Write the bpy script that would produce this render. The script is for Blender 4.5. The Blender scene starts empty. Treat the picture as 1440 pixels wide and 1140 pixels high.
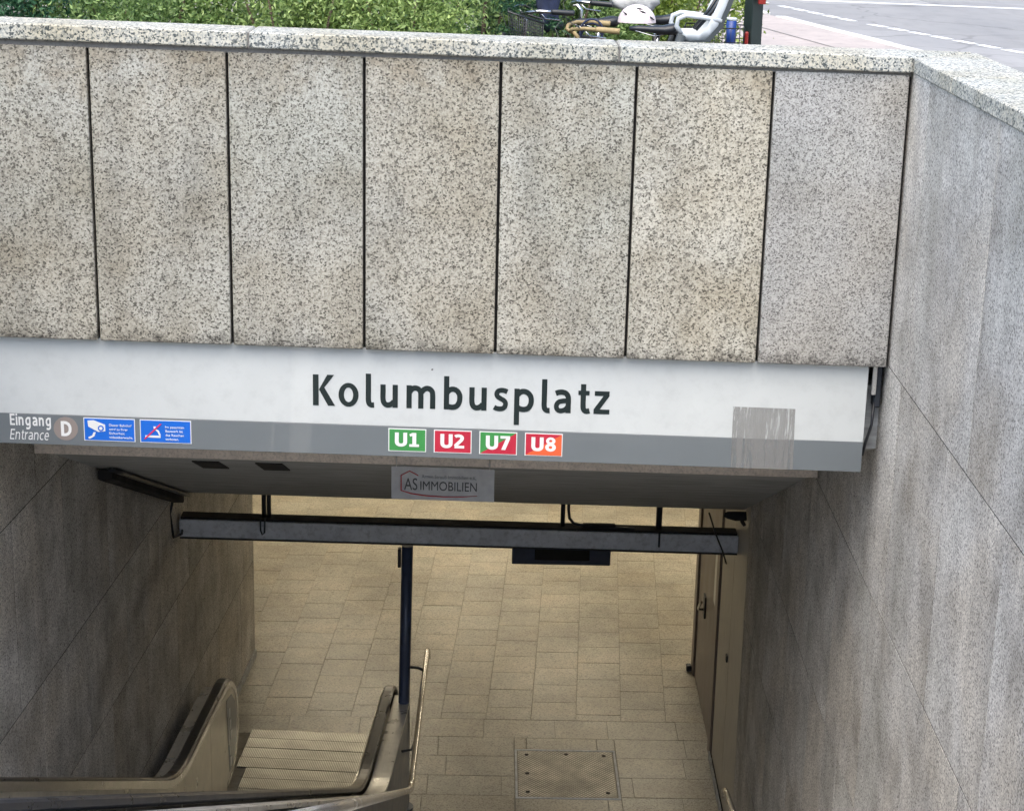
import bpy, bmesh, math, random
import numpy as np
from mathutils import Vector, Matrix
R = math.radians
random.seed(7)
scene = bpy.context.scene
col = scene.collection

# ------------------------------------------------------------------ camera
cd = bpy.data.cameras.new('camera')
cam = bpy.data.objects.new('camera', cd)
col.objects.link(cam)
# columns: camera right, up, backwards expressed in the world
CR = Vector((0.99973, -0.00697, 0.02248)).normalized()
CF = Vector((0.01297, 0.95990, -0.28000)).normalized()
CU = CR.cross(CF).normalized()
CR = CF.cross(CU).normalized()
mw = Matrix(((CR.x, CU.x, -CF.x, 0.0), (CR.y, CU.y, -CF.y, -9.8), (CR.z, CU.z, -CF.z, 1.98), (0, 0, 0, 1)))
cam.matrix_world = mw
cd.sensor_fit = 'HORIZONTAL'
cd.sensor_width = 36.0
cd.lens = 36.0 * 2607 / 1440
cd.clip_start = 0.05
cd.clip_end = 2000
scene.camera = cam
scene.render.resolution_x = 1024
scene.render.resolution_y = 810

# ------------------------------------------------------------------ sky, sun, exposure
SUN_EL, SUN_AZ = 63.0, 200.0            # compass-like: direction the light comes from, degrees from +Y clockwise
w = bpy.data.worlds.new('World')
scene.world = w
w.use_nodes = True
nt = w.node_tree
bg = nt.nodes['Background']
sky = nt.nodes.new('ShaderNodeTexSky')
sky.sky_type = 'NISHITA'
sky.sun_disc = False
sky.sun_elevation = R(SUN_EL)
sky.sun_rotation = R(SUN_AZ)
sky.air_density = 1.0
sky.dust_density = 2.2
sky.ozone_density = 1.0
nt.links.new(sky.outputs[0], bg.inputs[0])
bg.inputs[1].default_value = 0.14
sd = bpy.data.lights.new('sun', 'SUN')
sd.energy = 1.6
sd.angle = R(70)
sd.color = (1.0, 0.935, 0.81)
sun = bpy.data.objects.new('sun', sd)
col.objects.link(sun)
sv = Vector((math.sin(R(SUN_AZ)) * math.cos(R(SUN_EL)), math.cos(R(SUN_AZ)) * math.cos(R(SUN_EL)), math.sin(R(SUN_EL))))
sun.rotation_euler = (-sv).to_track_quat('-Z', 'Y').to_euler()
vs = scene.view_settings
vs.view_transform = 'Standard'
vs.look = 'None'
vs.gamma = 1.0
vs.exposure = 1.27
vs.use_curve_mapping = False
scene.cycles.use_adaptive_sampling = True
scene.cycles.adaptive_threshold = 0.03
scene.cycles.max_bounces = 6
scene.cycles.diffuse_bounces = 4
scene.cycles.glossy_bounces = 3
scene.cycles.transmission_bounces = 2

# ------------------------------------------------------------------ materials
MATS = {}
def newmat(name):
    m = bpy.data.materials.new(name)
    m.use_nodes = True
    b = m.node_tree.nodes['Principled BSDF']
    return m, m.node_tree, b
def N(t, kind, **kw):
    n = t.nodes.new(kind)
    for k, v in kw.items():
        setattr(n, k, v)
    return n
def ramp(t, stops, interp='LINEAR'):
    n = t.nodes.new('ShaderNodeValToRGB')
    e = n.color_ramp.elements
    n.color_ramp.interpolation = interp
    while len(e) < len(stops):
        e.new(0.5)
    for i, (p, c) in enumerate(stops):
        e[i].position = p
        e[i].color = (c[0], c[1], c[2], 1) if hasattr(c, '__len__') else (c, c, c, 1)
    return n
def mix(t, blend, fac, a, b):
    n = t.nodes.new('ShaderNodeMix')
    n.data_type = 'RGBA'
    n.blend_type = blend
    n.clamp_result = False
    for i, v in ((0, fac), (6, a), (7, b)):
        if v is None:
            continue
        if isinstance(v, bpy.types.NodeSocket):
            t.links.new(v, n.inputs[i])
        elif i == 0:
            n.inputs[0].default_value = v
        else:
            n.inputs[i].default_value = (v[0], v[1], v[2], 1)
    return n.outputs[2]
def math_n(t, op, a, b=None, clamp=False):
    n = t.nodes.new('ShaderNodeMath')
    n.operation = op
    n.use_clamp = clamp
    for i, v in ((0, a), (1, b)):
        if v is None:
            continue
        if isinstance(v, bpy.types.NodeSocket):
            t.links.new(v, n.inputs[i])
        else:
            n.inputs[i].default_value = v
    return n.outputs[0]
def coords(t, scale=(1, 1, 1), rnd=True, kind='pos'):
    """position in metres, shifted per object so that no two slabs show the same grain"""
    if kind == 'pos':
        g = N(t, 'ShaderNodeNewGeometry')
        src = g.outputs['Position']
    else:
        g = N(t, 'ShaderNodeTexCoord')
        src = g.outputs['Object']
    m = N(t, 'ShaderNodeMapping')
    m.inputs['Scale'].default_value = scale
    t.links.new(src, m.inputs['Vector'])
    if rnd:
        oi = N(t, 'ShaderNodeObjectInfo')
        mul = math_n(t, 'MULTIPLY', oi.outputs['Random'], 37.0)
        cx = N(t, 'ShaderNodeCombineXYZ')
        for i in range(3):
            t.links.new(mul, cx.inputs[i])
        t.links.new(cx.outputs[0], m.inputs['Location'])
    return m.outputs[0]
def noise(t, vec, scale, detail=4, rough=0.55):
    n = N(t, 'ShaderNodeTexNoise')
    n.inputs['Scale'].default_value = scale
    n.inputs['Detail'].default_value = detail
    n.inputs['Roughness'].default_value = rough
    t.links.new(vec, n.inputs['Vector'])
    return n.outputs['Fac']
def bump(t, b, h, strength=0.3, dist=0.01):
    n = N(t, 'ShaderNodeBump')
    n.inputs['Strength'].default_value = strength
    n.inputs['Distance'].default_value = dist
    t.links.new(h, n.inputs['Height'])
    t.links.new(n.outputs[0], b.inputs['Normal'])

def granite(name, light, mid, dark, grain=95, darkness=0.2, streak=0.0, stain=(0.30, 0.24, 0.17), stain_amt=0.35, rough=0.75, tone=0.12, edge=None, fleck=0.8, top=None, walked=False):
    m, t, b = newmat(name)
    v = coords(t)
    # crystal grains: one random value per cell, plus ragged dark mica patches
    vo = N(t, 'ShaderNodeTexVoronoi')
    vo.inputs['Scale'].default_value = grain
    nd = N(t, 'ShaderNodeTexNoise')
    nd.inputs['Scale'].default_value = grain * 0.9
    nd.inputs['Detail'].default_value = 1
    t.links.new(v, nd.inputs['Vector'])
    va = N(t, 'ShaderNodeVectorMath', operation='MULTIPLY_ADD')
    t.links.new(nd.outputs['Color'], va.inputs[0])
    va.inputs[1].default_value = (0.9 / grain,) * 3
    t.links.new(v, va.inputs[2])
    t.links.new(va.outputs[0], vo.inputs['Vector'])
    sx = N(t, 'ShaderNodeSeparateColor')
    t.links.new(vo.outputs['Color'], sx.inputs[0])
    r = ramp(t, [(0.0, dark), (darkness * 0.6, dark), (darkness, mid), (darkness + 0.22, mid), (darkness + 0.4, light), (1.0, [min(1, c * 1.12) for c in light])])
    t.links.new(sx.outputs[0], r.inputs[0])
    fl = noise(t, v, grain * 0.55, 1, 0.6)
    flr = ramp(t, [(0.0, 1), (0.36, 1), (0.43, 0), (1, 0)])
    t.links.new(fl, flr.inputs[0])
    c = mix(t, 'MIX', math_n(t, 'MULTIPLY', flr.outputs[0], fleck), r.outputs[0], dark)
    # broad weathering
    big = noise(t, v, 2.3, 3, 0.6)
    br = ramp(t, [(0.38, 0), (0.68, 1)])
    t.links.new(big, br.inputs[0])
    c = mix(t, 'MULTIPLY', math_n(t, 'MULTIPLY', br.outputs[0], stain_amt), c, stain)
    hue = noise(t, v, 1.1, 1, 0.55)
    hr_ = ramp(t, [(0.35, (1.03, 1.0, 0.95)), (0.52, (1.0, 1.0, 1.0)), (0.68, (0.95, 0.965, 0.96))])
    t.links.new(hue, hr_.inputs[0])
    c = mix(t, 'MULTIPLY', 1.0, c, hr_.outputs[0])
    if walked:
        # dirt trodden in across the joints, and old chewing gum
        vw = coords(t, (1, 1, 1), False)
        w1 = noise(t, vw, 0.9, 5, 0.65)
        wr_ = ramp(t, [(0.36, 0.70), (0.62, 1.06)])
        t.links.new(w1, wr_.inputs[0])
        c = mix(t, 'MULTIPLY', 1.0, c, wr_.outputs[0])
        gv = N(t, 'ShaderNodeTexVoronoi')
        gv.inputs['Scale'].default_value = 2.6
        t.links.new(vw, gv.inputs['Vector'])
        gr = ramp(t, [(0.045, 0.55), (0.075, 1.0)])
        t.links.new(gv.outputs['Distance'], gr.inputs[0])
        c = mix(t, 'MULTIPLY', 0.7, c, gr.outputs[0])
    if streak:
        vs_ = coords(t, (3.2, 3.2, 0.42))
        s1 = noise(t, vs_, 1.6, 4, 0.62)
        sr = ramp(t, [(0.30, 0.40), (0.48, 0.86), (0.60, 1.0), (0.72, 1.32)])
        t.links.new(s1, sr.inputs[0])
        c = mix(t, 'MULTIPLY', streak, c, sr.outputs[0])
        vs2 = coords(t, (15, 15, 1.1))
        s2 = noise(t, vs2, 1.3, 2, 0.6)
        sr2 = ramp(t, [(0.3, 0.72), (0.7, 1.12)])
        t.links.new(s2, sr2.inputs[0])
        c = mix(t, 'MULTIPLY', streak * 0.35, c, sr2.outputs[0])
    if edge is not None:
        # algae and soot creeping up from the drip edge of each panel (world height band, ragged)
        g = N(t, 'ShaderNodeNewGeometry')
        sp = N(t, 'ShaderNodeSeparateXYZ')
        t.links.new(g.outputs['Position'], sp.inputs[0])
        z = math_n(t, 'ADD', sp.outputs[2], math_n(t, 'MULTIPLY', sp.outputs[0], 0.0137))
        n3 = noise(t, v, 9, 4, 0.7)
        h = math_n(t, 'ADD', math_n(t, 'MULTIPLY', n3, 0.34), edge - 0.10)
        d = math_n(t, 'MULTIPLY', math_n(t, 'SUBTRACT', h, z), 14.0, True)
        sp2 = noise(t, v, 60, 2, 0.5)
        spr = ramp(t, [(0.42, 0.0), (0.55, 1.0)])
        t.links.new(sp2, spr.inputs[0])
        d = math_n(t, 'MULTIPLY', d, math_n(t, 'ADD', math_n(t, 'MULTIPLY', spr.outputs[0], 0.6), 0.35), True)
        c = mix(t, 'MULTIPLY', math_n(t, 'MULTIPLY', d, 0.85), c, (0.16, 0.155, 0.15))
    if top is not None:
        g = N(t, 'ShaderNodeNewGeometry')
        sp = N(t, 'ShaderNodeSeparateXYZ')
        t.links.new(g.outputs['Position'], sp.inputs[0])
        n4 = noise(t, v, 5, 4, 0.7)
        h = math_n(t, 'ADD', math_n(t, 'MULTIPLY', n4, -1.3), top + 0.42)
        d = math_n(t, 'MULTIPLY', math_n(t, 'SUBTRACT', sp.outputs[2], h), 3.0, True)
        c = mix(t, 'MULTIPLY', math_n(t, 'MULTIPLY', d, 0.55), c, (0.64, 0.54, 0.42))
    oi = N(t, 'ShaderNodeObjectInfo')
    tr = math_n(t, 'ADD', math_n(t, 'MULTIPLY', oi.outputs['Random'], tone * 2), 1 - tone)
    cc = N(t, 'ShaderNodeCombineColor')
    for i in range(3):
        t.links.new(tr, cc.inputs[i])
    c = mix(t, 'MULTIPLY', 1.0, c, cc.outputs[0])
    t.links.new(c, b.inputs['Base Color'])
    b.inputs['Roughness'].default_value = rough
    return m

def plain(name, c, rough=0.5, metal=0.0, var=0.15, scale=6.0, grime=0.0, bumpy=0.0, stretch=(1, 1, 1), spec=0.5, coat=0.0):
    m, t, b = newmat(name)
    v = coords(t, stretch)
    n1 = noise(t, v, scale, 6, 0.6)
    r = ramp(t, [(0.25, [x * (1 - var) for x in c]), (0.75, [min(1, x * (1 + var)) for x in c])])
    t.links.new(n1, r.inputs[0])
    c_out = r.outputs[0]
    if grime:
        n2 = noise(t, v, scale * 3.7, 7, 0.7)
        r2 = ramp(t, [(0.48, 1.0), (0.7, 1 - grime)])
        t.links.new(n2, r2.inputs[0])
        c_out = mix(t, 'MULTIPLY', 1.0, c_out, r2.outputs[0])
    t.links.new(c_out, b.inputs['Base Color'])
    rr = ramp(t, [(0.3, max(0.03, rough * 0.85)), (0.7, min(1, rough * 1.15))])
    t.links.new(n1, rr.inputs[0])
    t.links.new(rr.outputs[0], b.inputs['Roughness'])
    b.inputs['Metallic'].default_value = metal
    b.inputs['Specular IOR Level'].default_value = spec
    if coat:
        b.inputs['Coat Weight'].default_value = coat
    if bumpy:
        n3 = noise(t, v, scale * 8, 5, 0.6)
        bump(t, b, n3, bumpy, 0.01)
    return m

def brushed(name, c, rough=0.32, stretch=(60, 1.5, 60), metal=1.0):
    m, t, b = newmat(name)
    v = coords(t, stretch, kind='obj')
    n1 = noise(t, v, 3.0, 5, 0.6)
    r = ramp(t, [(0.3, [x * 0.82 for x in c]), (0.7, c)])
    t.links.new(n1, r.inputs[0])
    v2 = coords(t, (1, 1, 1))
    n2 = noise(t, v2, 5.0, 6, 0.65)
    r2 = ramp(t, [(0.35, 0.75), (0.65, 1.0)])
    t.links.new(n2, r2.inputs[0])
    t.links.new(mix(t, 'MULTIPLY', 1.0, r.outputs[0], r2.outputs[0]), b.inputs['Base Color'])
    b.inputs['Metallic'].default_value = metal
    rr = ramp(t, [(0.3, rough * 0.75), (0.7, rough * 1.3)])
    t.links.new(n2, rr.inputs[0])
    t.links.new(rr.outputs[0], b.inputs['Roughness'])
    return m

def leafmat(name, a, bcol, cdark):
    m, t, b = newmat(name)
    g = N(t, 'ShaderNodeNewGeometry')
    r = ramp(t, [(0.0, cdark), (0.35, a), (0.8, bcol), (1.0, [min(1, x * 1.35) for x in bcol])])
    t.links.new(g.outputs['Random Per Island'], r.inputs[0])
    t.links.new(r.outputs[0], b.inputs['Base Color'])
    b.inputs['Roughness'].default_value = 0.45
    tr = N(t, 'ShaderNodeBsdfTranslucent')
    t.links.new(r.outputs[0], tr.inputs[0])
    mx = N(t, 'ShaderNodeMixShader')
    mx.inputs[0].default_value = 0.3
    out = t.nodes['Material Output']
    t.links.new(b.outputs[0], mx.inputs[1])
    t.links.new(tr.outputs[0], mx.inputs[2])
    t.links.new(mx.outputs[0], out.inputs[0])
    return m

M = {}
M['panel'] = granite('granite_panel', (0.50, 0.485, 0.425), (0.385, 0.37, 0.32), (0.115, 0.108, 0.09), streak=0.34, grain=122, darkness=0.20, fleck=0.62, stain=(0.72, 0.68, 0.61), stain_amt=0.85, edge=-0.5875, top=0.99, tone=0.09)
M['panel_grey'] = granite('granite_panel_grey', (0.47, 0.465, 0.445), (0.37, 0.365, 0.35), (0.15, 0.145, 0.14), fleck=0.5, streak=0.2, grain=145, darkness=0.2, stain=(0.72, 0.70, 0.66), stain_amt=0.6, edge=-0.5875, tone=0.02)
M['coping'] = granite('granite_coping', (0.56, 0.545, 0.48), (0.40, 0.41, 0.39), (0.07, 0.085, 0.09), grain=115, darkness=0.2, stain=(0.68, 0.62, 0.48), stain_amt=0.6, tone=0.05)
M['wall'] = granite('granite_wall', (0.68, 0.66, 0.62), (0.55, 0.535, 0.505), (0.25, 0.24, 0.225), grain=125, darkness=0.24, streak=0.33, stain=(0.58, 0.565, 0.54), stain_amt=0.85, tone=0.07, fleck=0.45)
M['tile'] = granite('granite_tile', (0.46, 0.43, 0.36), (0.39, 0.365, 0.305), (0.24, 0.225, 0.19), grain=90, darkness=0.2, stain=(0.75, 0.73, 0.71), stain_amt=0.5, rough=0.36, tone=0.03, fleck=0.35, walked=True)
M['joint'] = plain('dark_joint', (0.03, 0.028, 0.027), 0.95)
M['grout'] = plain('floor_grout', (0.29, 0.27, 0.225), 0.95, var=0.3, scale=3, grime=0.4)
M['mortar'] = plain('grey_mortar', (0.20, 0.19, 0.175), 0.95, grime=0.4, scale=20)
M['concrete'] = plain('concrete', (0.40, 0.415, 0.42), 0.9, var=0.4, scale=3.5, grime=0.35, bumpy=0.3, stretch=(0.5, 4, 4))
M['trim'] = plain('beige_trim', (0.74, 0.65, 0.56), 0.7, grime=0.4, scale=14)
M['black'] = plain('black_void', (0.012, 0.012, 0.013), 0.8)
M['darkmetal'] = plain('dark_metal', (0.035, 0.04, 0.05), 0.5, 0.3, grime=0.2)
M['navy'] = plain('navy_paint', (0.045, 0.065, 0.12), 0.38, 0.0, grime=0.2, coat=0.2)
M['beam'] = plain('grey_beam_paint', (0.64, 0.67, 0.71), 0.5, 0.0, var=0.2, grime=0.35, scale=5)
M['steel'] = brushed('brushed_steel', (0.74, 0.73, 0.70), 0.30, metal=0.6)
def grooved(name):
    m, t, b = newmat(name)
    g = N(t, 'ShaderNodeTexCoord')
    wv = N(t, 'ShaderNodeTexWave')
    wv.bands_direction = 'X'
    wv.inputs['Scale'].default_value = 18.0
    wv.inputs['Distortion'].default_value = 0.0
    t.links.new(g.outputs['Object'], wv.inputs['Vector'])
    r = ramp(t, [(0.3, (0.17, 0.168, 0.155)), (0.6, (0.41, 0.40, 0.365))])
    t.links.new(wv.outputs['Fac'], r.inputs[0])
    v = coords(t, (1, 1.4, 1))
    n1 = noise(t, v, 3.0, 5, 0.6)
    r2 = ramp(t, [(0.35, 0.75), (0.65, 1.1)])
    t.links.new(n1, r2.inputs[0])
    t.links.new(mix(t, 'MULTIPLY', 1.0, r.outputs[0], r2.outputs[0]), b.inputs['Base Color'])
    b.inputs['Metallic'].default_value = 0.8
    b.inputs['Roughness'].default_value = 0.33
    bump(t, b, wv.outputs['Fac'], 0.4, 0.004)
    return m
M['landing'] = grooved('grooved_aluminium')
M['steel_bright'] = brushed('polished_steel', (0.74, 0.72, 0.68), 0.22, metal=0.85)
M['steel_panel'] = brushed('balustrade_steel', (0.70, 0.67, 0.60), 0.34, (60, 60, 1.5), metal=0.65)
M['rubber'] = plain('handrail_rubber', (0.018, 0.02, 0.026), 0.3, grime=0.1)
M['signwhite'] = plain('sign_white', (0.62, 0.645, 0.635), 0.35, var=0.04, scale=3, grime=0.07, coat=0.3)
M['signgrey'] = plain('sign_grey', (0.165, 0.185, 0.195), 0.35, var=0.05, scale=3, coat=0.3)
def specks(m, scale=5.0, r=0.035):
    t = m.node_tree
    b = t.nodes['Principled BSDF']
    src = b.inputs['Base Color'].links[0].from_socket
    v = coords(t, (1, 1, 1), False)
    vo = N(t, 'ShaderNodeTexVoronoi')
    vo.inputs['Scale'].default_value = scale
    t.links.new(v, vo.inputs['Vector'])
    nz = noise(t, v, 2.2, 2, 0.5)
    th = math_n(t, 'MULTIPLY', math_n(t, 'SUBTRACT', nz, 0.46, True), r / 0.12)
    rag = noise(t, v, 38, 2, 0.6)
    th = math_n(t, 'MULTIPLY', th, math_n(t, 'MULTIPLY', rag, 2.0))
    d = math_n(t, 'LESS_THAN', vo.outputs['Distance'], th)
    t.links.new(mix(t, 'MULTIPLY', math_n(t, 'MULTIPLY', d, 0.8), src, (0.12, 0.11, 0.10)), b.inputs['Base Color'])
specks(M['signwhite'])
specks(M['panel'], 3.4, 0.026)
specks(M['panel_grey'], 3.4, 0.02)
M['letter'] = plain('letter_black', (0.012, 0.022, 0.022), 0.4, var=0.05)
M['letterwhite'] = plain('letter_white', (0.82, 0.82, 0.80), 0.4, var=0.03)
M['green'] = plain('line_green', (0.055, 0.29, 0.075), 0.4, var=0.05)
M['red'] = plain('line_red', (0.52, 0.025, 0.055), 0.4, var=0.05)
M['orange'] = plain('line_orange', (0.80, 0.13, 0.045), 0.4, var=0.05)
M['blue'] = plain('sign_blue', (0.012, 0.15, 0.66), 0.4, var=0.05)
M['taupe'] = plain('disc_taupe', (0.30, 0.255, 0.23), 0.4, var=0.05)
M['strikered'] = plain('strike_red', (0.62, 0.03, 0.12), 0.4)
M['logored'] = plain('logo_red', (0.42, 0.035, 0.04), 0.5)
M['logotext'] = plain('logo_text', (0.045, 0.05, 0.055), 0.5)
M['logofaint'] = plain('logo_faint', (0.16, 0.17, 0.18), 0.5)
M['ceiling'] = plain('hall_ceiling', (0.62, 0.58, 0.50), 0.8)
M['hallwall'] = plain('hall_wall', (0.52, 0.45, 0.35), 0.6, var=0.1)
M['cabinet'] = plain('cabinet_metal', (0.44, 0.415, 0.36), 0.45, 0.0, var=0.12, grime=0.2, stretch=(1, 1, 0.2))
M['door'] = plain('brown_door', (0.185, 0.15, 0.13), 0.45, var=0.15, grime=0.2, stretch=(1, 1, 0.2))
M['pavement'] = plain('pavement', (0.42, 0.365, 0.335), 0.9, var=0.14, scale=1.6, grime=0.2, bumpy=0.2)
M['asphalt'] = plain('asphalt', (0.285, 0.28, 0.275), 0.9, var=0.12, scale=0.9, grime=0.15, bumpy=0.2, stretch=(1, 0.4, 1))
def cracked(m):
    t = m.node_tree
    b = t.nodes['Principled BSDF']
    src = b.inputs['Base Color'].links[0].from_socket
    v = coords(t, (1, 1, 1), False)
    nz = N(t, 'ShaderNodeTexNoise')
    nz.inputs['Scale'].default_value = 1.5
    t.links.new(v, nz.inputs['Vector'])
    va = N(t, 'ShaderNodeVectorMath', operation='MULTIPLY_ADD')
    t.links.new(nz.outputs['Color'], va.inputs[0])
    va.inputs[1].default_value = (0.9, 0.9, 0.0)
    t.links.new(v, va.inputs[2])
    vo = N(t, 'ShaderNodeTexVoronoi')
    vo.feature = 'DISTANCE_TO_EDGE'
    vo.inputs['Scale'].default_value = 0.32
    t.links.new(va.outputs[0], vo.inputs['Vector'])
    r = ramp(t, [(0.004, 0.75), (0.012, 1.0)])
    t.links.new(vo.outputs['Distance'], r.inputs[0])
    v2 = N(t, 'ShaderNodeTexVoronoi')
    v2.distance = 'CHEBYCHEV'
    v2.inputs['Scale'].default_value = 0.22
    t.links.new(v, v2.inputs['Vector'])
    sc = N(t, 'ShaderNodeSeparateColor')
    t.links.new(v2.outputs['Color'], sc.inputs[0])
    r2 = ramp(t, [(0.0, 0.84), (1.0, 1.08)])
    t.links.new(sc.outputs[0], r2.inputs[0])
    c = mix(t, 'MULTIPLY', 1.0, src, r.outputs[0])
    t.links.new(mix(t, 'MULTIPLY', 1.0, c, r2.outputs[0]), b.inputs['Base Color'])
cracked(M['asphalt'])
M['kerb'] = plain('kerb_stone', (0.62, 0.60, 0.56), 0.85, var=0.15, grime=0.2)
M['paint'] = plain('road_paint', (0.80, 0.80, 0.78), 0.7, var=0.06, grime=0.15)
M['soil'] = plain('soil', (0.09, 0.065, 0.045), 0.95, var=0.3, scale=8, bumpy=0.6)
M['bark'] = plain('bark', (0.11, 0.08, 0.055), 0.9, var=0.3, scale=20, bumpy=0.6)
M['leaf_light'] = leafmat('leaf_light', (0.22, 0.32, 0.085), (0.38, 0.49, 0.17), (0.08, 0.15, 0.045))
M['leaf_mid'] = leafmat('leaf_mid', (0.16, 0.26, 0.08), (0.30, 0.42, 0.15), (0.05, 0.105, 0.035))
M['leaf_dark'] = leafmat('leaf_dark', (0.03, 0.10, 0.05), (0.075, 0.18, 0.085), (0.01, 0.04, 0.022))
M['leaf_lime'] = leafmat('leaf_lime', (0.17, 0.25, 0.04), (0.32, 0.40, 0.09), (0.07, 0.12, 0.02))
M['bikeblack'] = plain('bike_black', (0.02, 0.022, 0.026), 0.35, grime=0.1)
M['bikegrey'] = plain('bike_grey_paint', (0.10, 0.115, 0.12), 0.35, 0.4)
M['grip_tan'] = plain('tan_leather', (0.36, 0.27, 0.13), 0.6, grime=0.2, scale=20)
M['alloy'] = plain('bike_alloy', (0.62, 0.62, 0.62), 0.25, 1.0, var=0.08)
M['seat_grey'] = plain('child_seat_grey', (0.60, 0.64, 0.66), 0.5, var=0.04)
M['seat_dark'] = plain('child_seat_dark', (0.05, 0.06, 0.065), 0.6)
M['helmet'] = plain('helmet_white_pink', (0.72, 0.62, 0.63), 0.35, var=0.12, scale=22)
M['cover'] = plain('grey_plastic_cover', (0.42, 0.42, 0.41), 0.35, var=0.3, scale=14, bumpy=0.6)
M['cyanblue'] = plain('blue_plastic', (0.012, 0.045, 0.22), 0.35)
M['bagblue'] = plain('navy_bag', (0.03, 0.04, 0.085), 0.8, var=0.4, scale=30, bumpy=0.5)
M['reflector'] = plain('red_reflector', (0.25, 0.02, 0.015), 0.3)
M['pole'] = plain('dark_green_pole', (0.018, 0.03, 0.028), 0.35, grime=0.1)
M['pole_grey'] = plain('pole_grey_side', (0.25, 0.27, 0.26), 0.5)

def glassy(name, c, alpha, rough=0.4, streaks=False):
    m, t, b = newmat(name)
    b.inputs['Base Color'].default_value = (*c, 1)
    b.inputs['Roughness'].default_value = rough
    if streaks:
        v = coords(t, (30, 1, 2.2))
        n = noise(t, v, 1.6, 4, 0.7)
        r = ramp(t, [(0.40, alpha), (0.55, alpha * 0.85), (0.60, 0.12), (0.66, 0.06)])
        t.links.new(n, r.inputs[0])
        t.links.new(r.outputs[0], b.inputs['Alpha'])
    else:
        v = coords(t, (1, 1, 1))
        n = noise(t, v, 9, 5, 0.6)
        r = ramp(t, [(0.3, alpha * 0.85), (0.7, min(1, alpha * 1.15))])
        t.links.new(n, r.inputs[0])
        t.links.new(r.outputs[0], b.inputs['Alpha'])
    return m
M['acrylic'] = glassy('clear_acrylic', (0.66, 0.68, 0.70), 0.55, 0.35)
M['film'] = glassy('film_residue', (0.36, 0.355, 0.34), 0.42, 0.5, True)

def tread(name):
    m, t, b = newmat(name)
    v = coords(t, (1, 1, 1), False)
    vo = N(t, 'ShaderNodeTexVoronoi')
    vo.inputs['Scale'].default_value = 34
    vo.inputs['Randomness'].default_value = 0.0
    mp = N(t, 'ShaderNodeMapping')
    mp.inputs['Rotation'].default_value = (0, 0, R(45))
    t.links.new(v, mp.inputs[0])
    t.links.new(mp.outputs[0], vo.inputs['Vector'])
    r = ramp(t, [(0.30, (0.62, 0.60, 0.54)), (0.5, (0.27, 0.26, 0.23))])
    t.links.new(vo.outputs['Distance'], r.inputs[0])
    n = noise(t, v, 4, 6, 0.65)
    r2 = ramp(t, [(0.35, 0.6), (0.65, 1.15)])
    t.links.new(n, r2.inputs[0])
    t.links.new(mix(t, 'MULTIPLY', 1, r.outputs[0], r2.outputs[0]), b.inputs['Base Color'])
    b.inputs['Metallic'].default_value = 0.25
    b.inputs['Roughness'].default_value = 0.45
    h = ramp(t, [(0.28, 1), (0.45, 0)])
    t.links.new(vo.outputs['Distance'], h.inputs[0])
    bump(t, b, h.outputs[0], 0.7, 0.006)
    return m
M['tread'] = tread('dimpled_plate')

def emit(name, c, s):
    m, t, b = newmat(name)
    b.inputs['Base Color'].default_value = (*c, 1)
    b.inputs['Emission Color'].default_value = (*c, 1)
    b.inputs['Emission Strength'].default_value = s
    return m
M['lamp'] = emit('lamp_diffuser', (1.0, 0.87, 0.64), 19.0)

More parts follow.
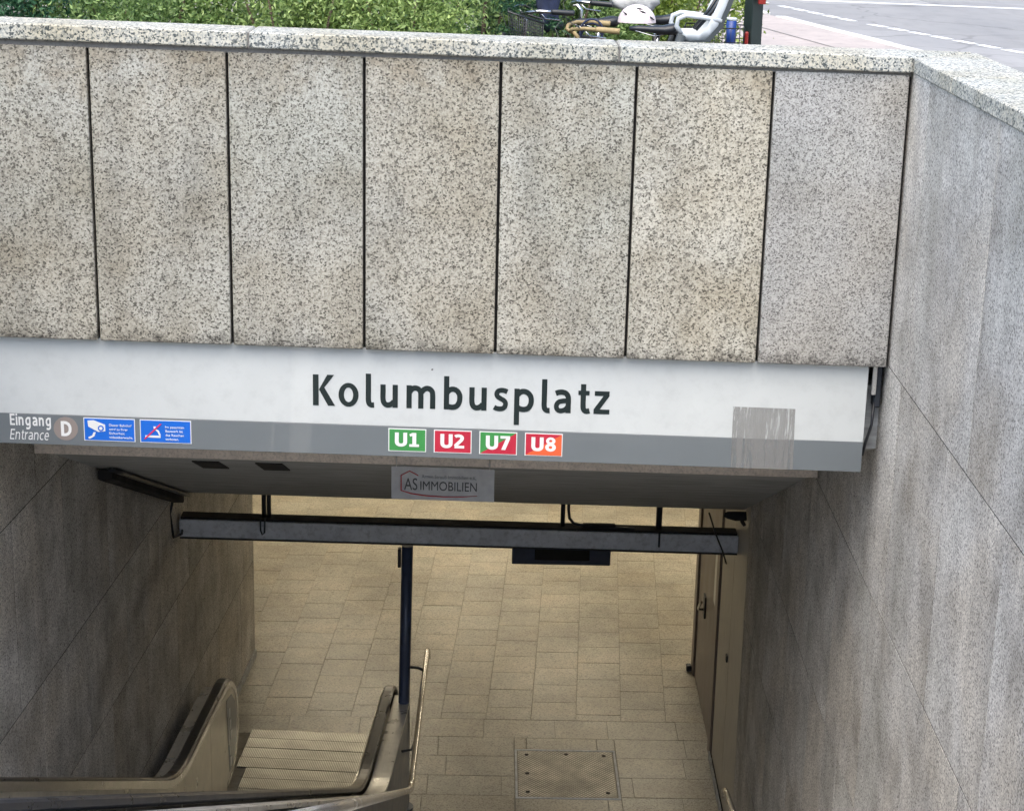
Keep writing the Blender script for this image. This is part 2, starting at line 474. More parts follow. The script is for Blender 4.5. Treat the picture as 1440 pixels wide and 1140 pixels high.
# ------------------------------------------------------------------ helpers
def tag(o, label=None, cat=None, group=None, kind=None):
    if label: o['label'] = label
    if cat: o['category'] = cat
    if group: o['group'] = group
    if kind: o['kind'] = kind
    return o
def empty(name, loc, rz=0.0, label=None, cat=None, group=None, kind=None, parent=None):
    o = bpy.data.objects.new(name, None)
    col.objects.link(o)
    o.location = loc
    o.rotation_euler = (0, 0, rz)
    o.empty_display_size = 0.2
    o.parent = parent
    return tag(o, label, cat, group, kind)
def link(name, me, mat, parent=None, loc=None):
    o = bpy.data.objects.new(name, me)
    col.objects.link(o)
    if mat is not None and not me.materials:
        me.materials.append(M[mat] if isinstance(mat, str) else mat)
    if parent is not None:
        o.parent = parent
    if loc is not None:
        o.location = loc
    return o
class MB:
    """collects faces of one piece"""
    def __init__(s):
        s.bm = bmesh.new()
    def hexa(s, p, bevel=0.0):
        """8 corners: bottom 4 counter-clockwise, then top 4"""
        bm = bmesh.new()
        v = [bm.verts.new(q) for q in p]
        for f in ((0, 3, 2, 1), (4, 5, 6, 7), (0, 1, 5, 4), (1, 2, 6, 5), (2, 3, 7, 6), (3, 0, 4, 7)):
            bm.faces.new([v[i] for i in f])
        if bevel:
            bmesh.ops.bevel(bm, geom=bm.edges[:], offset=bevel, segments=1, affect='EDGES', profile=0.5)
        s.add(bm)
        return s
    def box(s, x0, x1, y0, y1, z0, z1, bevel=0.0):
        return s.hexa([(x0, y0, z0), (x1, y0, z0), (x1, y1, z0), (x0, y1, z0), (x0, y0, z1), (x1, y0, z1), (x1, y1, z1), (x0, y1, z1)], bevel)
    def add(s, bm):
        me = bpy.data.meshes.new('t')
        bm.to_mesh(me)
        bm.free()
        s.bm.from_mesh(me)
        bpy.data.meshes.remove(me)
    def prism(s, poly, axis, a, b):
        """closed polygon swept along an axis; poly coordinates are the two other axes in order"""
        def P(u, v, w):
            return {'x': (w, u, v), 'y': (u, w, v), 'z': (u, v, w)}[axis]
        va = [s.bm.verts.new(P(u, v, a)) for u, v in poly]
        vb = [s.bm.verts.new(P(u, v, b)) for u, v in poly]
        n = len(poly)
        s.bm.faces.new(va)
        s.bm.faces.new(vb[::-1])
        for i in range(n):
            s.bm.faces.new((va[i], vb[i], vb[(i + 1) % n], va[(i + 1) % n]))
        return s
    def tube(s, pts, r, n=10, closed=False, caps=True):
        pts = [Vector(p) for p in pts]
        rs = r if hasattr(r, '__len__') else [r] * len(pts)
        rings = []
        prev = None
        m = len(pts)
        for i, p in enumerate(pts):
            if closed:
                d = pts[(i + 1) % m] - pts[i - 1]
            else:
                d = pts[min(i + 1, m - 1)] - pts[max(i - 1, 0)]
            d.normalize()
            if prev is None:
                u = d.orthogonal().normalized()
            else:
                u = (prev - d * prev.dot(d)).normalized()
            prev = u
            v = d.cross(u)
            rings.append([s.bm.verts.new(p + (u * math.cos(2 * math.pi * k / n) + v * math.sin(2 * math.pi * k / n)) * rs[i]) for k in range(n)])
        for i in range(m if closed else m - 1):
            a, b = rings[i], rings[(i + 1) % m]
            off = 0
            if closed and i == m - 1:
                off = min(range(n), key=lambda o: (a[0].co - b[o].co).length)
            for k in range(n):
                f = s.bm.faces.new((a[k], a[(k + 1) % n], b[(k + 1 + off) % n], b[(k + off) % n]))
                f.smooth = True
        if caps and not closed:
            s.bm.faces.new(rings[0][::-1])
            s.bm.faces.new(rings[-1])
        return s
    def sweep(s, path, sect, closed=False):
        """sweep a section [(side offset, normal offset)] along a path in the local y-z plane"""
        rings = []
        m = len(path)
        for i, (y, z) in enumerate(path):
            a = path[max(i - 1, 0)]
            b = path[min(i + 1, m - 1)]
            d = Vector((b[0] - a[0], b[1] - a[1])).normalized()
            nrm = Vector((d.y, -d.x))
            if nrm.y < 0 and False:
                nrm = -nrm
            rings.append([s.bm.verts.new((u, y + nrm.x * v, z + nrm.y * v)) for u, v in sect])
        n = len(sect)
        for i in range(m - 1):
            for k in range(n):
                s.bm.faces.new((rings[i][k], rings[i][(k + 1) % n], rings[i + 1][(k + 1) % n], rings[i + 1][k]))
        s.bm.faces.new(rings[0][::-1])
        s.bm.faces.new(rings[-1])
        return s
    def mesh(s, name, offset=(0, 0, 0), smooth=False):
        bmesh.ops.recalc_face_normals(s.bm, faces=s.bm.faces[:])
        if any(offset):
            bmesh.ops.translate(s.bm, verts=s.bm.verts[:], vec=[-c for c in offset])
        if smooth:
            for f in s.bm.faces:
                f.smooth = True
        me = bpy.data.meshes.new(name)
        s.bm.to_mesh(me)
        s.bm.free()
        return me
    def build(s, name, mat, parent=None, world=True, smooth=False):
        """world=True: the piece was drawn in world metres and its parent is an unrotated empty"""
        off = (0, 0, 0)
        if parent is not None and world:
            p = parent
            off = Vector((0, 0, 0))
            while p is not None:
                off = off + Vector(p.location)
                p = p.parent
        return link(name, s.mesh(name, off, smooth), mat, parent)

DECLINE = 0.0130                       # the street and its parapet fall gently towards the right
def sl(x, z):
    return z - DECLINE * x
def xL(y):                             # left stairwell wall, its face
    return -2.572 + 0.061 * (y - 9.53)
def xR(y):                             # right stairwell wall, its face
    return 2.198 + 0.0163 * y
FZ = -6.65                             # hall floor

# ------------------------------------------------------------------ ground, pavement, road
PX0, PX1 = -3.62, 2.62                 # outer faces of the stairwell walls at street level
def hole_sheet(name, z, x0, x1, y0, y1, mat, thick=0.0):
    """sheet round the stair opening"""
    m = MB()
    hx0, hx1, hy0, hy1 = -4.05, 2.50, -7.8, 0.25
    bm = m.bm
    xs = [x0, hx0, hx1, x1]
    ys = [y0, hy0, hy1, y1]
    g = [[bm.verts.new((x, y, z)) for x in xs] for y in ys]
    for j in range(3):
        for i in range(3):
            if i == 1 and j == 1:
                continue
            bm.faces.new((g[j][i], g[j][i + 1], g[j + 1][i + 1], g[j + 1][i]))
    return m.build(name, mat)
tag(hole_sheet('ground', -0.13, -600, 600, -600, 600, 'asphalt'), kind='structure')
# raised pavement: its kerb runs away to the left at the far side
KERB = [(8.6, -30.0), (8.0, -6.0), (6.6, 3.5), (4.87, 11.9), (3.84, 17.46), (2.6, 24.5), (0.5, 36.0)]
pm = MB()
hx0, hx1, hy0, hy1 = -4.05, 2.50, -7.8, 0.25
def kx(y):
    for (xa, ya), (xb, yb) in zip(KERB, KERB[1:]):
        if ya <= y <= yb:
            return xa + (xb - xa) * (y - ya) / (yb - ya)
    return KERB[-1][0]
def pquad(pts):
    pm.bm.faces.new([pm.bm.verts.new((x, y, 0.0)) for x, y in pts])
ysr = [-30.0, -7.8, -6.0, 0.25, 3.5, 11.9, 17.46, 24.5, 36.0]
for ya, yb in zip(ysr, ysr[1:]):
    inside = ya >= hy0 - 1e-6 and yb <= hy1 + 1e-6
    if inside:
        pquad([(-30, ya), (hx0, ya), (hx0, yb), (-30, yb)])
        pquad([(hx1, ya), (kx(ya), ya), (kx(yb), yb), (hx1, yb)])
    else:
        pquad([(-30, ya), (kx(ya), ya), (kx(yb), yb), (-30, yb)])
pav = pm.build('pavement', 'pavement')
tag(pav, kind='structure')
# kerb stones, one by one where they show
def walk(poly, step):
    out = []
    acc = 0.0
    for (xa, ya), (xb, yb) in zip(poly, poly[1:]):
        L = math.hypot(xb - xa, yb - ya)
        s = acc
        while s + step <= L:
            t0, t1 = s / L, (s + step) / L
            out.append(((xa + (xb - xa) * t0, ya + (yb - ya) * t0), (xa + (xb - xa) * t1, ya + (yb - ya) * t1)))
            s += step
        acc = 0.0 if s >= L else 0.0
    return out
for (ax, ay), (bx_, by) in walk([p for p in KERB if p[1] > -7 and p[1] < 30], 1.0):
    d = Vector((bx_ - ax, by - ay)).normalized()
    n = Vector((d.y, -d.x))
    if n.x < 0: n = -n
    e = 0.012
    a = Vector((ax, ay)) + d * e
    b = Vector((bx_, by)) - d * e
    m = MB()
    q = [a - n * 0.02, a + n * 0.14, b + n * 0.14, b - n * 0.02]
    m.hexa([(p.x, p.y, -0.14) for p in q] + [(p.x, p.y, 0.012 + random.uniform(-0.003, 0.003)) for p in q], 0.008)
    m.build('kerb_stone', 'kerb', pav)
# rows of slabs on the pavement: long joints between strips of paving
for k in range(2):
    m = MB()
    pts = [(x - 0.85 - 0.9 * k, y) for x, y in KERB if y > -7]
    for (xa, ya), (xb, yb) in zip(pts, pts[1:]):
        m.bm.faces.new([m.bm.verts.new(q) for q in ((xa, ya, 0.004), (xa + 0.03, ya, 0.004), (xb + 0.03, yb, 0.004), (xb, yb, 0.004))])
    o = m.build('paving_joint', 'mortar', pav)
road = empty('road', (0, 0, -0.13), kind='structure')
RM = [(7.6, 8.2), (6.57, 13.44), (5.28, 17.97), (4.47, 21.5), (3.1, 27.5)]
for (ax, ay), (bx_, by) in walk(RM, 0.62):
    d = Vector((bx_ - ax, by - ay)).normalized()
    n = Vector((d.y, -d.x))
    a = Vector((ax, ay)); b = Vector((bx_, by)) - d * 0.14
    m = MB()
    q = [a - n * 0.07, a + n * 0.07, b + n * 0.07, b - n * 0.07]
    m.bm.faces.new([m.bm.verts.new((p.x, p.y, -0.126)) for p in q])
    m.build('lane_dash', 'paint', road)
m = MB()
for (xa, ya), (xb, yb) in (((4.6, 22.6), (6.2, 22.1)), ((6.2, 22.1), (8.9, 21.4)), ((8.9, 21.4), (14, 19.4))):
    m.bm.faces.new([m.bm.verts.new(q) for q in ((xa, ya - 0.14, -0.126), (xb, yb - 0.14, -0.126), (xb, yb + 0.14, -0.126), (xa, ya + 0.14, -0.126))])
m.build('lane_line', 'paint', road)
m = MB()
m.bm.faces.new([m.bm.verts.new(q) for q in ((5.0, 26.0, -0.126), (16, 23.0, -0.126), (16, 23.35, -0.126), (5.0, 26.4, -0.126))])
m.build('stop_line', 'paint', road)

# planting bed behind the parapet
m = MB()
m.box(-6.0, 1.75, 0.55, 6.5, -0.05, 0.06)
tag(m.build('planting_bed', 'soil'), kind='structure')

# ------------------------------------------------------------------ parapet over the stair opening
par = empty('parapet_wall', (0, 0.2, 0), label='speckled beige granite parapet of upright slabs spanning above the station sign', cat='wall')
JX = [-3.14, -2.845, -2.124, -1.399, -0.681, 0.034, 0.746, 1.466, 2.186]
m = MB()
m.hexa([(xL(0) - 0.3, 0.055, sl(-3, -0.57)), (2.45, 0.055, sl(2.45, -0.57)), (2.45, 0.34, sl(2.45, -0.57)), (xL(0) - 0.3, 0.34, sl(-3, -0.57)),
        (xL(0) - 0.3, 0.055, sl(-3, 1.0)), (2.45, 0.055, sl(2.45, 1.0)), (2.45, 0.34, sl(2.45, 1.0)), (xL(0) - 0.3, 0.34, sl(-3, 1.0))])
m.build('core', 'joint', par)
for i, (a, b) in enumerate(zip(JX, JX[1:])):
    g = 0.008
    x0, x1 = a + g, b - g
    dy = random.uniform(-0.002, 0.002)
    zt, zb = 0.990, -0.5875
    m = MB()
    m.hexa([(x0, dy, zb - 0.015 * x0), (x1, dy, zb - 0.015 * x1), (x1, 0.053, zb - 0.015 * x1), (x0, 0.053, zb - 0.015 * x0),
            (x0, dy, zt - 0.0123 * x0), (x1, dy, zt - 0.0123 * x1), (x1, 0.053, zt - 0.0123 * x1), (x0, 0.053, zt - 0.0123 * x0)], 0.004)
    m.build('granite_slab', 'panel_grey' if i == len(JX) - 2 else 'panel', par)
# bedding joint under the coping
m = MB()
m.hexa([(-3.2, 0.012, sl(-3.2, 0.985)), (2.19, 0.012, sl(2.19, 0.985)), (2.19, 0.30, sl(2.19, 0.985)), (-3.2, 0.30, sl(-3.2, 0.985)),
        (-3.2, 0.012, sl(-3.2, 1.02)), (2.19, 0.012, sl(2.19, 1.02)), (2.19, 0.30, sl(2.19, 1.02)), (-3.2, 0.30, sl(-3.2, 1.02))])
m.build('bed_joint', 'mortar', par)
CJ = [-3.21, -1.282, 0.649, 2.185]
for i, (a, b) in enumerate(zip(CJ, CJ[1:])):
    x0, x1 = a + 0.005, b - 0.005
    z0, z1 = 1.012, 1.096
    y0, y1 = -0.022, 0.335
    m = MB()
    zb0, zb1, zt0, zt1 = z0 - .0153 * x0, z0 - .0153 * x1, z1 - .0153 * x0, z1 - .0153 * x1
    m.hexa([(x0, y0, zb0), (x1, y0, zb1), (x1 + (0.40 if i == 2 else 0), y1, zb1), (x0, y1, zb0), (x0, y0, zt0), (x1, y0, zt1), (x1 + (0.40 if i == 2 else 0), y1, zt1), (x0, y1, zt0)], 0.007)
    m.build('coping_stone', 'coping', par)
    if i < 2:
        m = MB()
        m.hexa([(b - 0.0045, -0.012, zb1), (b + 0.0045, -0.012, zb1), (b + 0.0045, 0.33, zb1), (b - 0.0045, 0.33, zb1),
                (b - 0.0045, -0.012, zt1 - 0.006), (b + 0.0045, -0.012, zt1 - 0.006), (b + 0.0045, 0.33, zt1 - 0.006), (b - 0.0045, 0.33, zt1 - 0.006)])
        m.build('mortar_joint', 'mortar', par)

# ------------------------------------------------------------------ side walls of the stairwell
def side_wall(name, label, fx, side, zs, vj, yend, ystart, coping_z):
    """clad wall; fx(y) is its face, side = +1 when the wall body lies towards +x"""
    w_ = empty(name, (fx(0), 0, FZ), label=label, cat='wall')
    T = 0.05
    def P(y, z, d):
        return (fx(y) + side * d, y, z)
    # body behind the cladding
    for ya, yb, zt in ((ystart, 0.05, coping_z - 0.02), (0.05, yend - 0.02, -0.9)):
        m = MB()
        m.hexa([P(ya, FZ - 0.3, 0.0012), P(ya, FZ - 0.3, 0.38), P(yb, FZ - 0.3, 0.38), P(yb, FZ - 0.3, 0.0012),
                P(ya, zt, 0.0012), P(ya, zt, 0.38), P(yb, zt, 0.38), P(yb, zt, 0.0012)])
        m.build('core', 'joint', w_)
    for r_, (zt, zb) in enumerate(zip(zs, zs[1:])):
        js = vj[r_]
        for ya, yb in zip(js, js[1:]):
            if yb > yend: yb = yend
            if yb - ya < 0.05: continue
            # nothing below the flight of steps
            step_z = FZ + max(0, (4.6 - yb)) * 0.52
            if zt < step_z - 0.9: continue
            g = 0.0042
            pr = random.uniform(-0.0012, 0.0)
            m = MB()
            a, b = ya + g, yb - g
            p = [P(a, zb + g, pr), P(a, zb + g, T), P(b, zb + g, T), P(b, zb + g, pr), P(a, zt - g, pr), P(a, zt - g, T), P(b, zt - g, T), P(b, zt - g, pr)]
            m.hexa(p)
            m.build('granite_slab', 'wall', w_)
    return w_
def seq(a, b, step, first):
    out = [a]
    y = first
    while y > a: y -= step
    while y <= a + 0.15: y += step
    while y < b - 0.15:
        out.append(y); y += step
    out.append(b)
    return out
YE_R = 5.27
zsR = [1.0, -0.62, -1.96, -3.30, -4.33, -5.45, FZ - 0.02]
vjR = [seq(-7.6, 0.06, 1.44, -0.43), seq(-7.6, YE_R, 1.12, -0.34), seq(-7.6, YE_R, 1.12, -1.13), seq(-7.6, YE_R, 1.12, -0.5), seq(-7.6, YE_R, 1.12, -0.9), seq(-7.6, YE_R, 1.12, -0.3)]
wr = side_wall('stairwell_wall', 'tall streaked grey granite wall along the right of the stairs', xR, 1, zsR, vjR, YE_R, -7.6, 1.0)
zsL = [1.05, -0.81, -2.16, -3.51, -4.49, -5.5, FZ - 0.02]
YE_L = 9.53
vjL = [seq(-7.6, 0.06, 1.44, -0.43), seq(-7.6, YE_L, 1.12, -0.2), seq(-7.6, YE_L, 1.12, -0.75), seq(-7.6, YE_L, 1.12, -0.3), seq(-7.6, YE_L, 1.12, -0.8), seq(-7.6, YE_L, 1.12, -0.2)]
wl = side_wall('stairwell_wall', 'dark streaked granite wall beside the escalator at the left', xL, -1, zsL, vjL, YE_L, -7.6, 1.05)
# copings along both side walls
def side_coping(w_, fx, side, zc, joints, y_end, over=0.0):
    for ya, yb in zip(joints, joints[1:]):
        m = MB()
        a, b = ya + 0.007, yb - 0.007
        mit = 0.40 if (yb == joints[-1]) else 0.0
        i0, i1 = -0.012, 0.40
        z0, z1 = zc
        fz = lambda y: 0.0
        p = []
        for z in (z0, z1):
            p += [(fx(a) + side * i0, a, z), (fx(a) + side * i1, a, z), (fx(b) + side * i1, b + (0.335 if mit else 0), z), (fx(b) + side * i0, b - (0.008 if mit else 0), z)]
        if side < 0:
            p = [p[1], p[0], p[3], p[2], p[5], p[4], p[7], p[6]]
        m.hexa(p, 0.007)
        m.build('coping_stone', 'coping', w_)
    m = MB()
    a, b = joints[0], joints[-1]
    p = []
    for z in (z0 - 0.03, z0 + 0.006):
        p += [(fx(a) + side * 0.012, a, z), (fx(a) + side * 0.36, a, z), (fx(b) + side * 0.36, b, z), (fx(b) + side * 0.012, b, z)]
    m.hexa(p)
    m.build('bed_joint', 'mortar', w_)
side_coping(wr, xR, 1, (0.978, 1.060), [-7.6, -6.3, -4.6, -2.75, -0.93, -0.02], 0)
side_coping(wl, xL, -1, (1.06, 1.14), [-7.6, -6.0, -4.1, -2.2, -0.03], 0)

# right wall of the hall end: metal cabinets and a brown door
cab = empty('cabinet_front', (xR(6), 6.2, FZ), label='beige metal service cabinet doors set flush in the right wall', cat='cabinet')
def rwbox(ya, yb, z0, z1, d0, d1, bev=0.003):
    m = MB()
    p = []
    for z in (z0, z1):
        p += [(xR(ya) + d0, ya, z), (xR(ya) + d1, ya, z), (xR(yb) + d1, yb, z), (xR(yb) + d0, yb, z)]
    m.hexa(p, bev)
    return m
rwbox(5.275, 7.2, FZ, -3.2, 0.045, 0.36, 0).build('core', 'joint', cab)
rwbox(5.285, 5.50, FZ + 0.01, -3.25, 0.0, 0.044).build('side_panel', 'cabinet', cab)
c1 = rwbox(5.51, 6.21, FZ + 0.09, -3.25, 0.004, 0.044).build('cabinet_door', 'cabinet', cab)
c2 = rwbox(6.22, 7.11, FZ + 0.09, -3.25, 0.004, 0.044).build('cabinet_door', 'cabinet', cab)
rwbox(5.51, 7.11, FZ + 0.005, FZ + 0.085, 0.012, 0.044).build('plinth', 'darkmetal', cab)
rwbox(6.27, 6.34, -5.19, -5.12, -0.012, 0.004, 0.006).build('lock', 'darkmetal', cab)
dr = empty('service_door', (xR(8.2), 8.2, FZ), label='dark brown service door with steel lever handle beyond the cabinets', cat='door')
rwbox(7.205, 9.40, FZ, -3.2, 0.06, 0.36, 0).build('core', 'joint', dr)
rwbox(7.205, 7.42, FZ, -3.3, -0.01, 0.05).build('door_frame', 'door', dr)
rwbox(9.18, 9.40, FZ, -3.3, -0.01, 0.05).build('door_frame', 'door', dr)
rwbox(7.43, 9.17, -4.10, -3.3, -0.01, 0.05).build('door_frame', 'door', dr)
rwbox(7.43, 9.17, FZ + 0.01, -4.11, 0.012, 0.05).build('door_leaf', 'door', dr)
rwbox(7.55, 7.72, -5.15, -4.55, 0.006, 0.0118, 0).build('notice', 'signwhite', dr)
rwbox(8.40, 8.54, -5.64, -5.40, -0.006, 0.0118, 0.003).build('handle_plate', 'darkmetal', dr)
m = MB()
m.tube([(xR(8.5) + 0.0, 8.47, -5.56), (xR(8.5) - 0.06, 8.47, -5.56), (xR(8.4) - 0.065, 8.44, -5.53), (xR(8.3) - 0.06, 8.34, -5.45), (xR(8.25) - 0.05, 8.28, -5.40)], 0.014, 8)
m.build('lever', 'steel_bright', dr)
m = MB()
m.box(xR(9.35) - 0.07, xR(9.35) - 0.014, 9.28, 9.37, FZ + 0.004, FZ + 0.07, 0.01)
tag(m.build('door_stop', 'darkmetal'), 'small dark door stop on the floor at the corner of the brown door', 'door stop')

# ------------------------------------------------------------------ concrete soffit over the stairs
ceil = empty('stair_ceiling', (0, 3.5, -2.6), kind='structure')
prof = [(0.20, -0.75), (0.20, -1.12), (1.97, -1.80), (2.05, -1.875), (5.75, -3.45), (5.75, -3.05), (7.0, -2.95), (7.0, -0.75)]
m = MB()
va = [m.bm.verts.new((xL(y) - 0.02, y, sl(xL(y), z))) for y, z in prof]
vb = [m.bm.verts.new((xR(y) + 0.02, y, sl(xR(y), z))) for y, z in prof]
m.bm.faces.new(va); m.bm.faces.new(vb[::-1])
for i in range(len(prof)):
    j = (i + 1) % len(prof)
    m.bm.faces.new((va[i], vb[i], vb[j], va[j]))
m.build('soffit_slab', 'concrete', ceil)
m = MB()
p = []
for z in (-1.878, -1.80):
    for y in (1.935, 1.966):
        xs = (xL(2) + 0.03, xR(2) - 0.02)
        if y < 1.95:
            p += [(xs[0], y, sl(xs[0], z)), (xs[1], y, sl(xs[1], z))]
        else:
            p += [(xs[1], y, sl(xs[1], z)), (xs[0], y, sl(xs[0], z))]
m.hexa(p, 0.004)
m.build('edge_trim', 'trim', ceil)
SL = (-3.45 + 1.875) / (5.75 - 2.05)
def soffit_z(x, y):
    return sl(x, -1.875 + SL * (y - 2.05))
for x0, x1 in ((-2.075, -1.885), (-1.63, -1.44)):
    m = MB()
    ya, yb = 2.62, 3.12
    p = []
    for dz in (-0.010, 0.004):
        p += [(x, y, soffit_z(x, y) + dz) for x, y in ((x0, ya), (x1, ya), (x1, yb), (x0, yb))]
    m.hexa(p)
    m.build('vent_opening', 'black', ceil)
# conduit and cable tray in the left corner under the soffit
t_ = empty('cable_tray', (-2.85, 3, -2.4), label='dark cable tray running down the left corner under the concrete soffit', cat='cable tray')
m = MB()
p = []
for dz in (-0.10, -0.012):
    for y in (3.45, 5.75):
        a, b = xL(y) + 0.02, xL(y) + 0.13
        p += [(a, y, soffit_z(a, y) + dz), (b, y, soffit_z(a, y) + dz)] if y < 4 else [(b, y, soffit_z(a, y) + dz), (a, y, soffit_z(a, y) + dz)]
m.hexa(p, 0.01)
m.build('tray', 'black', t_)
for k, dx in enumerate((0.155, 0.185)):
    m = MB()
    m.tube([(xL(y) + dx, y, soffit_z(xL(y), y) - 0.03) for y in np.linspace(3.3, 5.7, 10)], 0.015, 8)
    m.build('cable', 'bikeblack', t_)
m = MB()
m.tube([(xL(3.5) + 0.03, 3.5, -2.33), (xL(3.9) + 0.03, 3.9, -2.55), (xL(4.37) + 0.03, 4.37, -2.78)], 0.014, 8)
tag(m.build('steel_conduit', 'steel'), 'short pale conduit on the left wall just below the cable tray', 'conduit')
# loudspeaker in the right corner
sp_ = empty('loudspeaker', (2.1, 5.3, -3.5), label='black loudspeaker tucked under the right end of the concrete soffit', cat='loudspeaker')
m = MB()
m.tube([(2.08, 5.45, -3.42), (2.11, 5.45, -3.425), (2.18, 5.44, -3.43), (2.27, 5.42, -3.42)], [0.018, 0.032, 0.042, 0.04], 14)
m.build('horn', 'black', sp_)
m = MB()
m.tube([(2.23, 5.43, -3.44), (2.24, 5.43, -3.48), (2.26, 5.42, -3.51)], [0.02, 0.018, 0.015], 8)
m.build('bracket', 'black', sp_)
m = MB()
m.tube([(1.98, 5.72, -3.50), (2.05, 5.72, -3.70), (2.12, 5.72, -3.86), (2.16, 5.71, -3.98)], 0.008, 6)
tag(m.build('hanging_cable', 'bikeblack'), 'thin black cable dropping beside the right end of the hanging beam', 'cable')
m = MB()
m.tube([(xL(5.7) + 0.03, 5.75, -3.50), (xL(5.7) + 0.0, 5.76, -3.62), (xL(5.7) - 0.0 + 0.02, 5.80, -3.86), (xL(5.9) + 0.06, 5.92, -3.87), (-2.74, 5.99, -3.86)], 0.012, 6)
tag(m.build('hanging_cable', 'bikeblack'), 'bent black cable looping to the left end of the hanging beam', 'cable')

# ------------------------------------------------------------------ hall
floor = empty('hall_floor', (0, 10, FZ), kind='structure')
m = MB()
m.box(-12, 12, 4.2, 22.0, FZ - 0.25, FZ - 0.004)
m.build('bed', 'grout', floor)
FD = 0.054
def floor_x(c, y):                      # column lines lean with the hall
    return c + FD * (y - 12.0)
cols_x = [0.256 + 0.474 * k for k in range(-8, 8)]
def tile(a, b, c, d, dz):
    """corners a b c d counter-clockwise, top at FZ"""
    m = MB()
    m.hexa([(x, y, FZ - 0.02) for x, y in (a, b, c, d)] + [(x, y, FZ + dz) for x, y in (a, b, c, d)], 0.0025)
    return m.build('floor_tile', 'tile', floor)
cnt = 0
for k, c in enumerate(cols_x):
    y = 8.0 + 0.22 * ((k * 7) % 3) / 1.5
    ys = [8.0]
    if y > 8.05: ys.append(y)
    while ys[-1] < 15.6:
        ys.append(ys[-1] + 0.44 * random.choice((0.985, 1.0, 1.0, 1.015)))
    for ya, yb in zip(ys, ys[1:]):
        g = 0.0016
        xa0, xb0 = floor_x(c, ya), floor_x(c, yb)
        if max(xa0, xb0) + 0.474 < xL(ya) and ya < 9.4: continue
        if xa0 > 2.45 and ya < 9.3: continue
        if cnt >= 262: break
        tile((xa0 + g, ya + g), (xa0 + 0.474 - g, ya + g), (xb0 + 0.474 - g, yb - g), (xb0 + g, yb - g), random.uniform(-0.0012, 0.0012))
        cnt += 1
# cross bands near the stairs
HX0, HX1, HY0, HY1 = 0.335, 1.365, 6.29, 7.325
yb = 8.0
row = 0
row_h = [0.42, 0.42, 0.42, 0.40, 0.40, 0.42, 0.42, 0.45]
for h in row_h:
    ya = yb - h
    x = -0.92 + (0.0, -0.42, -0.15, -0.5, -0.2, -0.35, 0, -0.3)[row]
    if row == 0: x = -2.75
    while x < 2.5:
        wd = random.choice((0.55, 0.72, 0.74, 0.9))
        x2 = min(x + wd, 2.5)
        segs = [(x, x2)]
        if ya < HY1 - 0.01 and yb > HY0 + 0.01:
            segs = []
            if yb > HY1 + 0.02 and x < HX1 and x2 > HX0:
                tile((max(x, HX0) + 0.003, HY1 + 0.003), (min(x2, HX1) - 0.003, HY1 + 0.003), (min(x2, HX1) - 0.003, yb - 0.003), (max(x, HX0) + 0.003, yb - 0.003), 0.0)
            if ya < HY0 - 0.02 and x < HX1 and x2 > HX0:
                tile((max(x, HX0) + 0.003, ya + 0.003), (min(x2, HX1) - 0.003, ya + 0.003), (min(x2, HX1) - 0.003, HY0 - 0.003), (max(x, HX0) + 0.003, HY0 - 0.003), 0.0)
            if x < HX0: segs.append((x, min(x2, HX0)))
            if x2 > HX1: segs.append((max(x, HX1), x2))
        for s0, s1 in segs:
            if s1 - s0 < 0.06: continue
            g = 0.0016
            y1_ = yb
            tile((s0 + g, ya + g), (s1 - g, ya + g), (s1 - g, yb - g), (s0 + g, yb - g), random.uniform(-0.0015, 0.0015))
        x = x2
    yb = ya
    row += 1
# the far floor beyond where slabs can be told apart
m = MB()
m.box(-12, 12, 15.95, 22.0, FZ - 0.003, FZ - 0.001)
m.build('far_paving', 'tile', floor)
# skirting lines
m = MB()
p = []
for z in (FZ, FZ + 0.09):
    p += [(xL(7) + 0.004, 7.0, z), (xL(7) + 0.022, 7.0, z), (xL(9.5) + 0.022, 9.5, z), (xL(9.5) + 0.004, 9.5, z)]
m.hexa(p, 0.003)
m.build('skirting', 'concrete', floor)
m = MB()
p = []
for z in (FZ, FZ + 0.08):
    p += [(xR(5.0) - 0.02, 5.0, z), (xR(5.0) - 0.004, 5.0, z), (xR(7.2) - 0.004, 7.2, z), (xR(7.2) - 0.02, 7.2, z)]
m.hexa(p, 0.003)
m.build('skirting', 'concrete', floor)
hatch = empty('floor_hatch', (0.85, 6.8, FZ), label='dimpled metal access hatch let into the floor slabs', cat='hatch')
m = MB()
m.box(HX0 + 0.035, HX1 - 0.035, HY0 + 0.035, HY1 - 0.035, FZ - 0.02, FZ + 0.002, 0.003)
m.build('cover_plate', 'tread', hatch)
for x0, x1, y0, y1 in ((HX0 + .004, HX1 - .004, HY0 + .004, HY0 + .028), (HX0 + .004, HX1 - .004, HY1 - .028, HY1 - .004), (HX0 + .004, HX0 + .028, HY0 + .03, HY1 - .03), (HX1 - .028, HX1 - .004, HY0 + .03, HY1 - .03)):
    m = MB()
    m.box(x0, x1, y0, y1, FZ - 0.02, FZ + 0.004, 0.002)
    m.build('frame_bar', 'beam', hatch)
for x, y in ((0.46, 6.42), (1.24, 6.42), (0.46, 7.2), (1.24, 7.2), (0.46, 6.8), (0.86, 7.22)):
    m = MB()
    m.tube([(x, y, FZ), (x, y, FZ + 0.005)], 0.022, 10)
    m.build('lift_socket', 'black', hatch)
